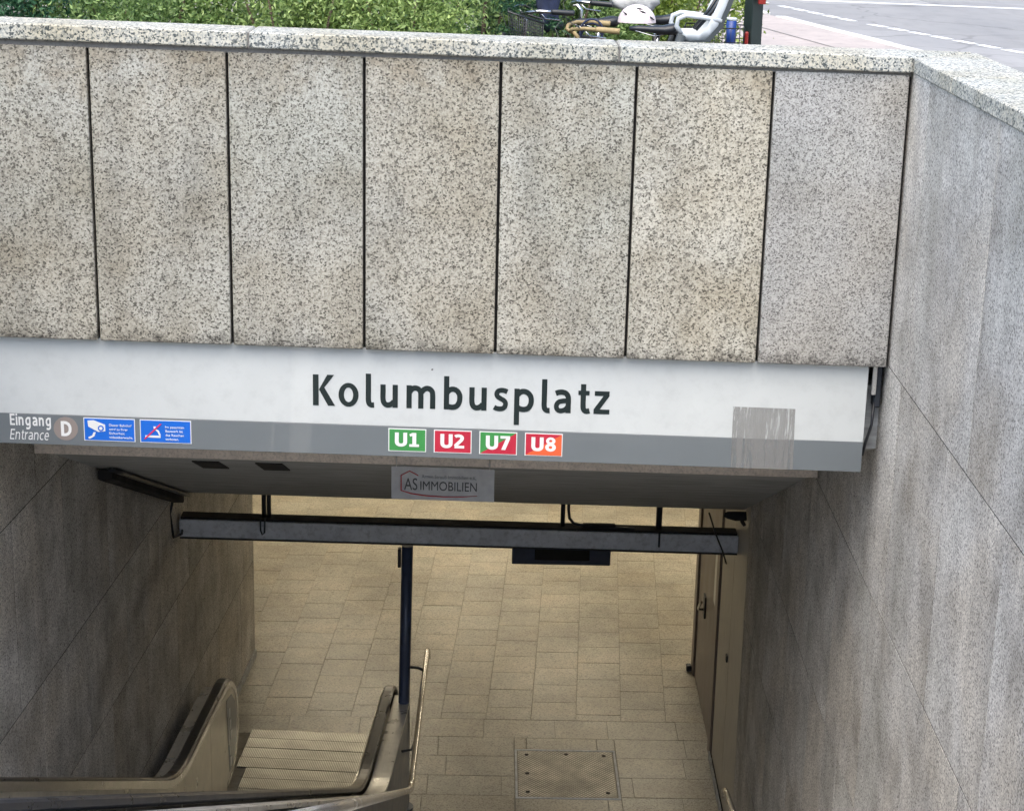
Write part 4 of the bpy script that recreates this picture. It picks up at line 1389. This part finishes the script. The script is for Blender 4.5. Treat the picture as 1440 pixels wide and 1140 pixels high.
poly_plate('strike_bar', [L2_(.07, .84), L2_(.11, .84), L2_(.43, .16), L2_(.39, .16)], 'strikered', 0.0530, 0.0543)
for i, s in enumerate(('Dieser Bahnhof', 'wird zu Ihrer', 'Sicherheit', 'videoüberwacht.')):
    a = L1(.495, 0)[0]
    wd = (.44, .36, .30, .46)[i] * 0.284
    sign_text('lettering', s, a, a + wd, -1.047 - 0.133 * (.24 + .175 * i), -1.047 - 0.133 * (.35 + .175 * i), 0.0558, 'letterwhite', sg, weight=0.008, capfit=(0.0, 0.73), thick=0.001)
for i, s in enumerate(('Im gesamten', 'Bauwerk ist', 'das Rauchen', 'verboten.')):
    a = L2_(.495, 0)[0]
    wd = (.37, .34, .36, .26)[i] * 0.284
    sign_text('lettering', s, a, a + wd, -1.047 - 0.133 * (.24 + .175 * i), -1.047 - 0.133 * (.35 + .175 * i), 0.0558, 'letterwhite', sg, weight=0.008, capfit=(0.0, 0.73), thick=0.001)
# line badges
for s, xa, m1, m2 in (('U1', -0.5505, 'green', None), ('U2', -0.2975, 'red', None), ('U7', -0.044, 'green', 'red'), ('U8', 0.2095, 'red', 'orange')):
    xb = xa + 0.2105
    t0, b0 = -1.0485, -1.1815
    frame_plate(xa, xb, t0, b0, m1, 0.0052)
    if m2:
        bd = 0.0055
        poly_plate('badge_corner', [(xa + bd, b0 + bd), (xb - bd, b0 + bd), (xb - bd, t0 - bd)], m2, 0.0549, 0.0559)
    glyph(s[0], 'letter', 0, xa + 0.036, b0 + 0.030, 0.00075, 0.00061, 0.0548, 'letterwhite', sg, SS, 0.001)
    glyph(s[1], 'letter', 104, xa + 0.036, b0 + 0.030, 0.00075, 0.00061, 0.0548, 'letterwhite', sg, SS, 0.001)
# film left over from a removed sticker, across both colours
m = MB()
m.hexa([(1.365, 0.0585, -1.2115 - .0155 * 1.365), (1.713, 0.0585, -1.2115 - .0155 * 1.713), (1.713, 0.0594, -1.2115 - .0155 * 1.713), (1.365, 0.0594, -1.2115 - .0155 * 1.365),
        (1.36, 0.0585, -0.877), (1.706, 0.0585, -0.884), (1.706, 0.0594, -0.884), (1.36, 0.0594, -0.877)])
tag(m.build('film_residue', 'film'), 'peeled rectangular film residue on the right end of the station sign', 'sticker')

# ------------------------------------------------------------------ clear plate hanging below the trim
pl = empty('advert_plate', (-0.29, 1.92, -2.0), label='translucent AS IMMOBILIEN plate hanging in front of the soffit', cat='sign')
PT = 0.0170
def pz(x, z): return z - PT * x
m = MB()
xa, xb, za, zb = -0.633, 0.053, -1.884, -2.112
ya, yb = 1.915, 1.921
m.hexa([(xa, ya, pz(xa, zb)), (xb, ya, pz(xb, zb)), (xb, yb, pz(xb, zb)), (xa, yb, pz(xa, zb)), (xa, ya, pz(xa, za)), (xb, ya, pz(xb, za)), (xb, yb, pz(xb, za)), (xa, yb, pz(xa, za))])
m.build('sheet', 'acrylic', pl)
sign_text('lettering', 'AS', -0.548, -0.460, -1.962, -2.045, 1.9145, 'logotext', pl, tilt=PT)
sign_text('lettering', 'IMMOBILIEN', -0.440, -0.063, -1.980, -2.043, 1.9145, 'logotext', pl, tilt=PT)
sign_text('lettering', 'Armin Strauß Immobilien e.K.', -0.432, -0.066, -1.935, -1.960, 1.9145, 'logofaint', pl, tilt=PT)
m = MB()
m.tube([(x, 1.913, pz(x, z)) for x, z in ((-0.455, -1.942), (-0.512, -1.912), (-0.568, -1.945), (-0.568, -2.050), (-0.50, -2.070), (-0.40, -2.082), (-0.28, -2.086), (-0.16, -2.082), (-0.06, -2.072))], [0.0035, 0.004, 0.004, 0.0045, 0.0045, 0.0045, 0.004, 0.003, 0.0015], 6)
m.build('house_outline', 'logored', pl)
for x in (-0.60, 0.02):
    m = MB(); m.tube([(x, 1.918, pz(x, -1.89)), (x, 1.925, pz(x, -1.82))], 0.004, 6); m.build('hook', 'steel', pl)

# ------------------------------------------------------------------ shrubs behind the parapet
def shrub(name, label, cx, cy, rx, ry, h, n, mat, size, aspect, cat='shrub', seed=0, droop=0.0, group=None, spray=False, base=0.05):
    rng = np.random.default_rng(seed)
    e = empty(name, (cx, cy, 0.05), label=label, cat=cat, group=group)
    # trunk: several stems
    m = MB()
    for k in range(5):
        a = k * 1.256 + seed
        m.tube([(0.05 * math.cos(a), 0.05 * math.sin(a), -0.02), (0.18 * rx * math.cos(a), 0.18 * ry * math.sin(a), h * 0.4), (0.5 * rx * math.cos(a), 0.5 * ry * math.sin(a), h * 0.82)], [0.022, 0.016, 0.006], 6)
    m.build('trunk', 'bark', e, world=False)
    # clumps spread through the volume, leaves around each clump
    nc = 70 if not spray else 90
    u = rng.normal(size=(nc, 3))
    u /= np.linalg.norm(u, axis=1)[:, None]
    rad = rng.uniform(0.45, 1.0, nc) ** 0.6
    cen = u * rad[:, None] * np.array([rx, ry, h * 0.5]) * rng.uniform(0.82, 1.12, nc)[:, None] + np.array([0, 0, h * 0.5])
    cen[:, 2] = np.clip(cen[:, 2], base, None)
    ci = rng.integers(0, nc, n)
    off = rng.normal(size=(n, 3)) * 0.085 * rng.uniform(0.6, 1.4, nc)[ci][:, None]
    if spray:
        # feathery conifer sprays: leaves strung along a drooping line outwards
        dirn = u[ci] * np.array([1, 1, 0.35]) + np.array([0, 0, -0.1])
        off = dirn * rng.uniform(-0.12, 0.16, n)[:, None] + rng.normal(size=(n, 3)) * 0.022
    pos = cen[ci] + off
    axis = rng.normal(size=(n, 3)) + u[ci] * 0.8 + np.array([0, 0, -droop])
    if spray:
        axis = u[ci] * 1.2 + rng.normal(size=(n, 3)) * 0.55 + np.array([0, 0, -0.2])
    axis /= np.linalg.norm(axis, axis=1)[:, None]
    sidev = np.cross(axis, rng.normal(size=(n, 3)))
    sidev /= np.linalg.norm(sidev, axis=1)[:, None]
    nrm = np.cross(axis, sidev)
    L = size * rng.uniform(0.6, 1.35, n)[:, None]
    W = L * aspect
    v = np.empty((n, 4, 3))
    v[:, 0] = pos
    v[:, 1] = pos + axis * L * 0.45 + sidev * W * 0.5 + nrm * L * 0.06
    v[:, 2] = pos + axis * L - nrm * L * 0.08
    v[:, 3] = pos + axis * L * 0.45 - sidev * W * 0.5 + nrm * L * 0.06
    me = bpy.data.meshes.new('crown')
    me.vertices.add(n * 4)
    me.vertices.foreach_set('co', v.ravel())
    me.loops.add(n * 4)
    me.loops.foreach_set('vertex_index', np.arange(n * 4, dtype=np.int32))
    me.polygons.add(n)
    me.polygons.foreach_set('loop_start', np.arange(0, n * 4, 4, dtype=np.int32))
    me.polygons.foreach_set('loop_total', np.full(n, 4, dtype=np.int32))
    me.update()
    me.validate()
    link('crown', me, mat, e)
    return e
shrub('evergreen_shrub', 'dark glossy evergreen shrub at the far left above the coping', -2.95, 1.25, 0.72, 0.55, 1.55, 30000, 'leaf_dark', 0.034, 0.42, seed=1)
shrub('leafy_shrub', 'mid green shrub between the dark evergreen and the pale shrub', -2.05, 1.20, 0.66, 0.5, 1.50, 30000, 'leaf_mid', 0.033, 0.40, seed=2)
shrub('leafy_shrub', 'pale green shrub above the coping joint left of the middle', -1.15, 1.15, 0.66, 0.5, 1.48, 30000, 'leaf_light', 0.033, 0.40, seed=3)
shrub('leafy_shrub', 'fresh green drooping shrub left of the conifer', -0.58, 1.25, 0.52, 0.52, 1.50, 30000, 'leaf_light', 0.038, 0.30, seed=4, droop=0.6)
shrub('conifer_shrub', 'dark feathery conifer between the pale shrubs and the bicycles', -0.12, 2.85, 0.52, 0.5, 1.7, 26000, 'leaf_dark', 0.035, 0.22, seed=5, spray=True)
shrub('leafy_shrub', 'mid green shrub low behind the handlebars of the bicycles', 0.80, 4.6, 0.8, 0.6, 1.45, 22000, 'leaf_mid', 0.040, 0.5, seed=6)
shrub('leafy_shrub', 'dense mid green shrub right behind the tan handlebar grips', 0.42, 3.75, 0.62, 0.45, 1.35, 20000, 'leaf_mid', 0.040, 0.5, seed=16)
shrub('leafy_shrub', 'lime green shrub behind the child seat', 1.35, 4.3, 0.55, 0.5, 1.30, 12000, 'leaf_lime', 0.045, 0.5, seed=7)
shrub('leafy_shrub', 'mid green background shrub rising behind the pale hedge', -1.7, 2.9, 1.0, 0.7, 1.75, 24000, 'leaf_mid', 0.042, 0.5, seed=8)
shrub('leafy_shrub', 'green background shrub between the conifer and the pale hedge', -0.55, 3.1, 0.9, 0.7, 1.7, 24000, 'leaf_mid', 0.042, 0.5, seed=10)
shrub('leafy_shrub', 'deep green background shrub behind the far left evergreen', -3.2, 2.9, 0.95, 0.7, 1.75, 24000, 'leaf_dark', 0.042, 0.5, seed=9)

# ------------------------------------------------------------------ bicycles
def arc(c, r, a0, a1, n, plane='xz', y=0.0):
    return [(c[0] + r * math.cos(R(a0 + (a1 - a0) * k / (n - 1))), y, c[1] + r * math.sin(R(a0 + (a1 - a0) * k / (n - 1)))) for k in range(n)]
def bicycle(x, y, rz, label, frame_mat, grip_mat, extras):
    """local frame: front towards -x, saddle near x = 0"""
    e = empty('bicycle', (x, y, 0.0), rz, label=label, cat='bicycle', group='bicycles parked behind the parapet')
    for wx in (-0.72, 0.38):
        m = MB()
        m.tube([(wx + 0.335 * math.cos(a), 0, 0.36 + 0.335 * math.sin(a)) for a in np.linspace(0, 2 * math.pi, 33)[:-1]], 0.022, 8, closed=True)
        ty = m.build('tyre', 'bikeblack', e, world=False)
        m = MB()
        m.tube([(wx + 0.305 * math.cos(a), 0, 0.36 + 0.305 * math.sin(a)) for a in np.linspace(0, 2 * math.pi, 33)[:-1]], 0.011, 6, closed=True)
        m.build('rim', 'alloy', e, world=False)
        m = MB()
        for k in range(16):
            a = k * math.pi / 8
            m.tube([(wx, 0.02 * (-1) ** k, 0.36), (wx + 0.3 * math.cos(a), 0, 0.36 + 0.3 * math.sin(a))], 0.0015, 4)
        m.build('spokes', 'alloy', e, world=False)
        m = MB(); m.tube([(wx, -0.05, 0.36), (wx, 0.05, 0.36)], 0.025, 10); m.build('hub', 'alloy', e, world=False)
        m = MB()
        pts = [(wx + 0.375 * math.cos(R(a)), 0, 0.36 + 0.375 * math.sin(R(a))) for a in np.linspace(10, 150, 12)]
        m.tube(pts, 0.014, 6); m.build('mudguard', 'bikeblack', e, world=False)
    m = MB()
    bb = (-0.10, 0, 0.30); st_ = (0.0, 0, 0.80); ht = (-0.50, 0, 0.86); hb = (-0.53, 0, 0.70)
    for a, b, r_ in ((bb, st_, .017), (st_, ht, .018), (bb, hb, .020), (ht, hb, .021)):
        m.tube([a, b], r_, 8)
    for s in (-1, 1):
        m.tube([bb, (0.38, s * 0.06, 0.36)], 0.010, 6)
        m.tube([(0.0, s * 0.015, 0.78), (0.38, s * 0.06, 0.36)], 0.009, 6)
        m.tube([hb, (-0.57, s * 0.05, 0.62), (-0.72, s * 0.055, 0.36)], 0.012, 6)
    m.build('frame', frame_mat, e, world=False)
    m = MB(); m.tube([(0.0, 0, 0.78), (0.035, 0, 0.985)], 0.0135, 8); m.build('seat_post', 'alloy', e, world=False)
    m = MB(); m.tube([(-0.10, -0.05, 0.30), (-0.10, 0.05, 0.30)], 0.09, 16); m.build('chainring', 'bikeblack', e, world=False)
    m = MB(); m.tube([(-0.10, 0.06, 0.30), (-0.02, 0.07, 0.16)], 0.01, 6); m.tube([(-0.10, -0.06, 0.30), (-0.18, -0.07, 0.44)], 0.01, 6); m.build('crank', 'alloy', e, world=False)
    for s, cx, cz in ((1, -0.02, 0.16), (-1, -0.18, 0.44)):
        m = MB(); m.box(cx - 0.05, cx + 0.05, s * 0.12 - 0.04, s * 0.12 + 0.04, cz - 0.012, cz + 0.012, 0.004); m.build('pedal', 'bikeblack', e, world=False)
    # saddle: lofted, nose to the front
    m = MB()
    rings = []
    for xx, hw, zt, zb in ((-0.155, 0.018, 1.010, 0.985), (-0.10, 0.026, 1.018, 0.980), (-0.02, 0.038, 1.016, 0.975), (0.06, 0.072, 1.022, 0.965), (0.12, 0.088, 1.034, 0.968), (0.15, 0.070, 1.030, 0.985)):
        rings.append([m.bm.verts.new(p) for p in ((xx, -hw, (zt + zb) / 2), (xx, -hw * 0.8, zt - 0.006), (xx, 0, zt), (xx, hw * 0.8, zt - 0.006), (xx, hw, (zt + zb) / 2), (xx, hw * 0.75, zb), (xx, -hw * 0.75, zb))])
    for a, b in zip(rings, rings[1:]):
        for k in range(7):
            m.bm.faces.new((a[k], a[(k + 1) % 7], b[(k + 1) % 7], b[k]))
    m.bm.faces.new(rings[0]); m.bm.faces.new(rings[-1][::-1])
    m.build('saddle', 'bikeblack', e, world=False, smooth=True)
    m = MB(); m.tube([(-0.12, -0.02, 0.985), (0.0, -0.022, 0.955), (0.11, -0.03, 0.975)], 0.004, 6); m.tube([(-0.12, 0.02, 0.985), (0.0, 0.022, 0.955), (0.11, 0.03, 0.975)], 0.004, 6); m.build('saddle_rails', 'alloy', e, world=False)
    # handlebar, swept back, with stem
    hz_ = extras.get('bar_z', 0.99)
    m = MB(); m.tube([(-0.50, 0, 0.84), (-0.485, 0, hz_ - 0.06), (-0.53, 0, hz_ - 0.01)], 0.015, 8); m.build('stem', extras.get('bar_mat', 'alloy'), e, world=False)
    m = MB()
    half = [(-0.53, 0.0, hz_ - 0.03), (-0.545, 0.09, hz_ - 0.02), (-0.53, 0.18, hz_ + 0.0), (-0.47, 0.245, hz_ + 0.012), (-0.36, 0.27, hz_ + 0.008)]
    m.tube([(a, -b, c) for a, b, c in half[::-1]] + half[1:], 0.0115, 8)
    m.build('handlebar', extras.get('bar_mat', 'alloy'), e, world=False)
    for s in (-1, 1):
        m = MB()
        m.tube([(-0.40, s * 0.262, hz_ + 0.010), (-0.385, s * 0.266, hz_ + 0.009), (-0.26, s * 0.278, hz_ + 0.002), (-0.25, s * 0.279, hz_ + 0.001)], [0.014, 0.018, 0.018, 0.019], 10)
        m.build('grip', grip_mat, e, world=False)
        m = MB()
        m.tube([(-0.46, s * 0.25, hz_ - 0.005), (-0.43, s * 0.235, hz_ - 0.035), (-0.33, s * 0.245, hz_ - 0.045)], 0.006, 6)
        m.build('brake_lever', 'alloy', e, world=False)
        m = MB()
        m.tube([(-0.47, s * 0.245, hz_ - 0.0), (-0.56, s * 0.20, hz_ + 0.05), (-0.62, s * 0.10, hz_ - 0.02), (-0.55, s * 0.03, 0.82), (-0.5, 0.0, 0.75)], 0.003, 5)
        m.build('brake_cable', 'bikeblack', e, world=False)
    m = MB(); m.tube([(-0.60, 0, hz_ - 0.17), (-0.645, 0, hz_ - 0.17), (-0.66, 0, hz_ - 0.17)], [0.022, 0.036, 0.036], 12); m.build('headlamp', 'bikeblack', e, world=False)
    # rear rack
    m = MB()
    for s in (-1, 1):
        m.tube([(0.06, s * 0.05, 0.74), (0.16, s * 0.06, 0.755), (0.62, s * 0.06, 0.755)], 0.006, 6)
        m.tube([(0.38, s * 0.065, 0.36), (0.45, s * 0.06, 0.755)], 0.005, 6)
    m.tube([(0.62, -0.06, 0.755), (0.62, 0.06, 0.755)], 0.006, 6)
    m.tube([(0.36, -0.06, 0.755), (0.36, 0.06, 0.755)], 0.006, 6)
    m.build('rear_rack', 'bikeblack', e, world=False)
    m = MB(); m.tube([(-0.10, 0.05, 0.29), (-0.02, 0.15, 0.02), (0.0, 0.17, 0.0)], 0.009, 6); m.build('kickstand', 'alloy', e, world=False)
    if extras.get('child_seat'):
        cs = empty('child_seat', (0, 0, 0), parent=e)
        # shell: seat pan and reclined back as one lofted shell
        m = MB()
        prof_ = [(0.15, 0.985, .11, .015), (0.19, 0.965, .125, .03), (0.27, 0.955, .13, .04), (0.35, 0.975, .13, .06), (0.395, 1.04, .13, .065), (0.44, 1.15, .13, .065), (0.485, 1.29, .13, .065), (0.52, 1.43, .12, .065), (0.535, 1.51, .09, .05)]
        rings = []
        for i, (xx, zz, hw, wing) in enumerate(prof_):
            a = prof_[max(i - 1, 0)]; b = prof_[min(i + 1, len(prof_) - 1)]
            d = Vector((b[0] - a[0], b[1] - a[1])).normalized()
            n_ = Vector((-d.y, d.x))
            th = 0.022
            rings.append([m.bm.verts.new(p) for p in (
                (xx + n_.x * wing, -hw, zz + n_.y * wing), (xx, -hw * 0.92, zz), (xx, hw * 0.92, zz), (xx + n_.x * wing, hw, zz + n_.y * wing),
                (xx + n_.x * wing, hw + 0.012, zz + n_.y * wing), (xx - n_.x * th, hw * 0.95, zz - n_.y * th), (xx - n_.x * th, -hw * 0.95, zz - n_.y * th), (xx + n_.x * wing, -hw - 0.012, zz + n_.y * wing))])
        for a, b in zip(rings, rings[1:]):
            for k in range(8):
                m.bm.faces.new((a[k], a[(k + 1) % 8], b[(k + 1) % 8], b[k]))
        m.bm.faces.new(rings[0]); m.bm.faces.new(rings[-1][::-1])
        m.build('shell', 'seat_grey', cs, world=False, smooth=True)
        # darker backing shell
        m = MB()
        pr = [(0.20, 0.925, .13), (0.34, 0.935, .135), (0.415, 1.02, .135), (0.46, 1.14, .135), (0.515, 1.30, .13), (0.55, 1.46, .11)]
        rings = []
        for xx, zz, hw in pr:
            rings.append([m.bm.verts.new(p) for p in ((xx, -hw, zz), (xx, hw, zz), (xx - 0.028, hw, zz + 0.012), (xx - 0.028, -hw, zz + 0.012))])
        for a, b in zip(rings, rings[1:]):
            for k in range(4):
                m.bm.faces.new((a[k], a[(k + 1) % 4], b[(k + 1) % 4], b[k]))
        m.bm.faces.new(rings[0]); m.bm.faces.new(rings[-1][::-1])
        m.build('back_shell', 'seat_dark', cs, world=False)
        for s in (-1, 1):
            m = MB()
            m.tube([(0.155, s * 0.120, 0.985), (0.125, s * 0.125, 1.03), (0.135, s * 0.125, 1.075), (0.185, s * 0.125, 1.095), (0.29, s * 0.125, 1.085), (0.41, s * 0.125, 1.065)], 0.015, 10)
            m.build('side_guard', 'seat_grey', cs, world=False, smooth=False)
            m = MB()
            m.tube([(0.16, s * 0.12, 0.97), (0.10, s * 0.17, 0.80), (0.07, s * 0.17, 0.60)], [0.03, 0.026, 0.03], 8)
            m.build('foot_rest', 'seat_dark', cs, world=False)
        m = MB(); m.tube([(0.0, 0.02, 0.72), (0.12, 0.03, 0.86), (0.26, 0.03, 0.93)], 0.008, 6); m.tube([(0.0, -0.02, 0.72), (0.12, -0.03, 0.86), (0.26, -0.03, 0.93)], 0.008, 6); m.build('carrier_rod', 'alloy', cs, world=False)
        m = MB(); m.tube([(0.43, 0.05, 1.24), (0.36, 0.06, 1.12), (0.26, 0.05, 1.0)], 0.012, 6); m.tube([(0.43, -0.05, 1.24), (0.36, -0.06, 1.12), (0.26, -0.05, 1.0)], 0.012, 6); m.build('strap', 'bikeblack', cs, world=False)
    if extras.get('basket'):
        bz0, bz1 = extras['basket']
        bk = empty('wire_basket', (0, 0, 0), parent=e)
        X0, X1, W_ = extras.get('bx', (0.28, 0.68)) + (0.16,)
        for z in (bz0, (bz0 + bz1) / 2, bz1):
            m = MB(); m.tube([(X0, -W_, z), (X1, -W_, z), (X1, W_, z), (X0, W_, z)], 0.0045 if z == bz1 else 0.0028, 6, closed=True); m.build('hoop', 'bikeblack', bk, world=False)
        m = MB()
        for k in range(15):
            xx = X0 + (X1 - X0) * k / 14
            for s in (-1, 1):
                m.tube([(xx, s * W_, bz0), (xx, s * W_, bz1)], 0.0022, 4)
            m.tube([(xx, -W_, bz0), (xx, W_, bz0)], 0.0022, 4)
        for k in range(8):
            yy = -W_ + 2 * W_ * k / 7
            for xx in (X0, X1):
                m.tube([(xx, yy, bz0), (xx, yy, bz1)], 0.0022, 4)
        m.build('wires', 'bikeblack', bk, world=False)
        m = MB(); m.box(X1 + 0.006, X1 + 0.03, -0.06, 0.06, bz0 - 0.02, bz1 - 0.03, 0.006); m.build('reflector', 'reflector', e, world=False)
    return e
bikeA = bicycle(1.005, 2.15, R(3), 'bicycle with tan grips and black saddle carrying a grey child seat', 'bikegrey', 'grip_tan', dict(child_seat=True, bar_z=1.0, bar_mat='grip_tan'))
bikeB = bicycle(1.06, 2.95, R(-8), 'dark bicycle with black grips and plastic covered saddle, farther from the parapet', 'bikeblack', 'bikeblack', dict(basket=(0.78, 0.965), bar_z=1.10, bx=(0.22, 0.62)))
bikeC = bicycle(0.66, 2.64, R(17), 'dark bicycle squeezed between the other two, its handlebar farthest left', 'bikeblack', 'bikeblack', dict(bar_z=1.07))
# cover over the rear saddle
m = MB()
bmc = bmesh.new()
bmesh.ops.create_icosphere(bmc, subdivisions=3, radius=1.0)
rng = random.Random(4)
for v in bmc.verts:
    k = 1 + 0.10 * math.sin(v.co.x * 7 + v.co.z * 4) + 0.07 * math.sin(v.co.y * 11 + v.co.x * 5)
    v.co = Vector((v.co.x * 0.165 * k, v.co.y * 0.10 * k, max(v.co.z, -0.55) * 0.075 * k))
m.add(bmc)
bmesh.ops.translate(m.bm, verts=m.bm.verts[:], vec=(0.93, 2.95, 1.10))
tag(m.build('saddle_cover', 'cover', smooth=True), 'crumpled grey plastic cover over the rear bicycle saddle', 'cover')
# child's helmet
hl = empty('bicycle_helmet', (0.88, 2.42, 1.0), label='white and pink childs helmet hanging behind the black saddle', cat='helmet')
m = MB()
bmc = bmesh.new()
bmesh.ops.create_uvsphere(bmc, u_segments=20, v_segments=12, radius=1.0)
bmesh.ops.delete(bmc, geom=[v for v in bmc.verts if v.co.z < -0.12], context='VERTS')
for v in bmc.verts:
    v.co = Vector((v.co.x * 0.125, v.co.y * 0.10, v.co.z * 0.115))
m.add(bmc)
bmesh.ops.translate(m.bm, verts=m.bm.verts[:], vec=(0.915, 2.42, 1.015))
m.build('shell', 'helmet', hl, smooth=True)
for (dx, dz, a) in ((-0.075, 0.055, -1.6), (0.012, 0.090, -0.5), (0.030, 0.072, -0.7), (0.088, 0.034, -1.2)):
    m = MB()
    r_ = math.sqrt(max(0.0, 1 - (dx / .125) ** 2 - (dz / .115) ** 2)) * 0.10
    m.tube([(0.915 + dx - 0.022, 2.42 - r_ + 0.003, 1.015 + dz - 0.011 * a), (0.915 + dx, 2.42 - r_ - 0.001, 1.015 + dz), (0.915 + dx + 0.022, 2.42 - r_ + 0.003, 1.015 + dz + 0.011 * a)], [0.002, 0.007, 0.002], 6)
    m.build('vent', 'bikeblack', hl)
# navy bag hanging over the front of the bicycles, and dark front box
m = MB()
bmc = bmesh.new()
bmesh.ops.create_icosphere(bmc, subdivisions=3, radius=1.0)
for v in bmc.verts:
    k = 1 + 0.16 * math.sin(v.co.x * 6 + v.co.z * 5) + 0.10 * math.sin(v.co.y * 9 + v.co.z * 8)
    v.co = Vector((v.co.x * 0.075 * k, v.co.y * 0.07 * k, v.co.z * 0.16 * k))
m.add(bmc)
bmesh.ops.translate(m.bm, verts=m.bm.verts[:], vec=(0.345, 2.62, 1.10))
tag(m.build('cloth_bag', 'bagblue', smooth=True), 'crumpled navy bag hanging from the rear bicycle handlebar', 'bag')
bx2 = empty('front_basket', (0.16, 2.2, 0.8), label='dark grey mesh basket left of the tan handlebar grips', cat='basket')
bot = [(0.10, 2.09, 0.80), (0.29, 2.09, 0.76), (0.29, 2.33, 0.76), (0.10, 2.33, 0.80)]
topc = [(0.08, 2.065, 1.09), (0.305, 2.065, 1.025), (0.305, 2.365, 1.025), (0.08, 2.365, 1.09)]
m = MB()
for i in range(4):
    a0, a1, b0, b1 = (Vector(q_) for q_ in (bot[i], bot[(i + 1) % 4], topc[i], topc[(i + 1) % 4]))
    for k in range(16):
        u = k / 16
        m.tube([a0.lerp(a1, u), b0.lerp(b1, u)], 0.0022, 4)
    for k in range(1, 14):
        u = k / 14
        m.tube([a0.lerp(b0, u), a1.lerp(b1, u)], 0.0018, 4)
for k in range(1, 8):
    u = k / 8
    m.tube([Vector(bot[0]).lerp(Vector(bot[1]), u), Vector(bot[3]).lerp(Vector(bot[2]), u)], 0.002, 4)
m.build('wire_mesh', 'bikeblack', bx2)
m = MB()
m.tube([(0.29, 2.2, 0.85), (0.36, 2.2, 0.86), (0.45, 2.17, 0.85)], 0.008, 6)
m.build('mounting_arm', 'bikeblack', bx2)
m = MB()
m.tube([(0.08, 2.065, 1.09), (0.305, 2.065, 1.025), (0.305, 2.365, 1.025), (0.08, 2.365, 1.09)], 0.007, 6, closed=True)
m.build('rim', 'bikeblack', bx2)
# coiled cable lock slung over the frames
m = MB()
m.tube([(0.62 + 0.075 * math.cos(a * 0.9), 2.36 + 0.015 * a / 6, 0.955 + 0.085 * math.sin(a * 0.9) - 0.004 * a) for a in np.linspace(0, 21, 60)], 0.007, 6)
tag(m.build('cable_lock', 'bagblue'), 'dark coiled cable lock hanging behind the tan handlebar grips', 'cable lock')
# blue tube standing in the wire basket
bt = empty('blue_tube', (1.47, 2.72, 0.8), label='upright blue tube standing in the wire basket', cat='tube')
m = MB(); m.tube([(1.575, 2.80, 0.79), (1.578, 2.80, 1.01)], 0.034, 16); m.build('barrel', 'cyanblue', bt)
m = MB(); m.tube([(1.578, 2.80, 1.011), (1.579, 2.80, 1.03)], 0.034, 16); m.build('cap', 'seat_grey', bt)
# dark post
pe = empty('sign_pole', (1.74, 2.9, 0.0), label='dark green square pole on the pavement right of the bicycles', cat='pole')
m = MB()
hw = 0.047
for_rot = R(28)
def rp(x, y): return (1.735 + x * math.cos(for_rot) - y * math.sin(for_rot), 2.9 + x * math.sin(for_rot) + y * math.cos(for_rot))
p = [rp(-hw, -hw), rp(hw, -hw), rp(hw, hw), rp(-hw, hw)]
m.hexa([(*q_, 0.0) for q_ in p] + [(*q_, 3.2) for q_ in p], 0.006)
m.build('shaft', 'pole', pe)
m = MB()
p = [rp(-0.1, -0.1), rp(0.1, -0.1), rp(0.1, 0.1), rp(-0.1, 0.1)]
m.hexa([(*q_, 0.002) for q_ in p] + [(*q_, 0.02) for q_ in p], 0.004)
m.build('base_plate', 'pole', pe)
m = MB(); m.box(1.75, 1.80, 2.80, 2.84, 1.12, 1.17, 0.004); m.build('red_sticker', 'reflector', pe)
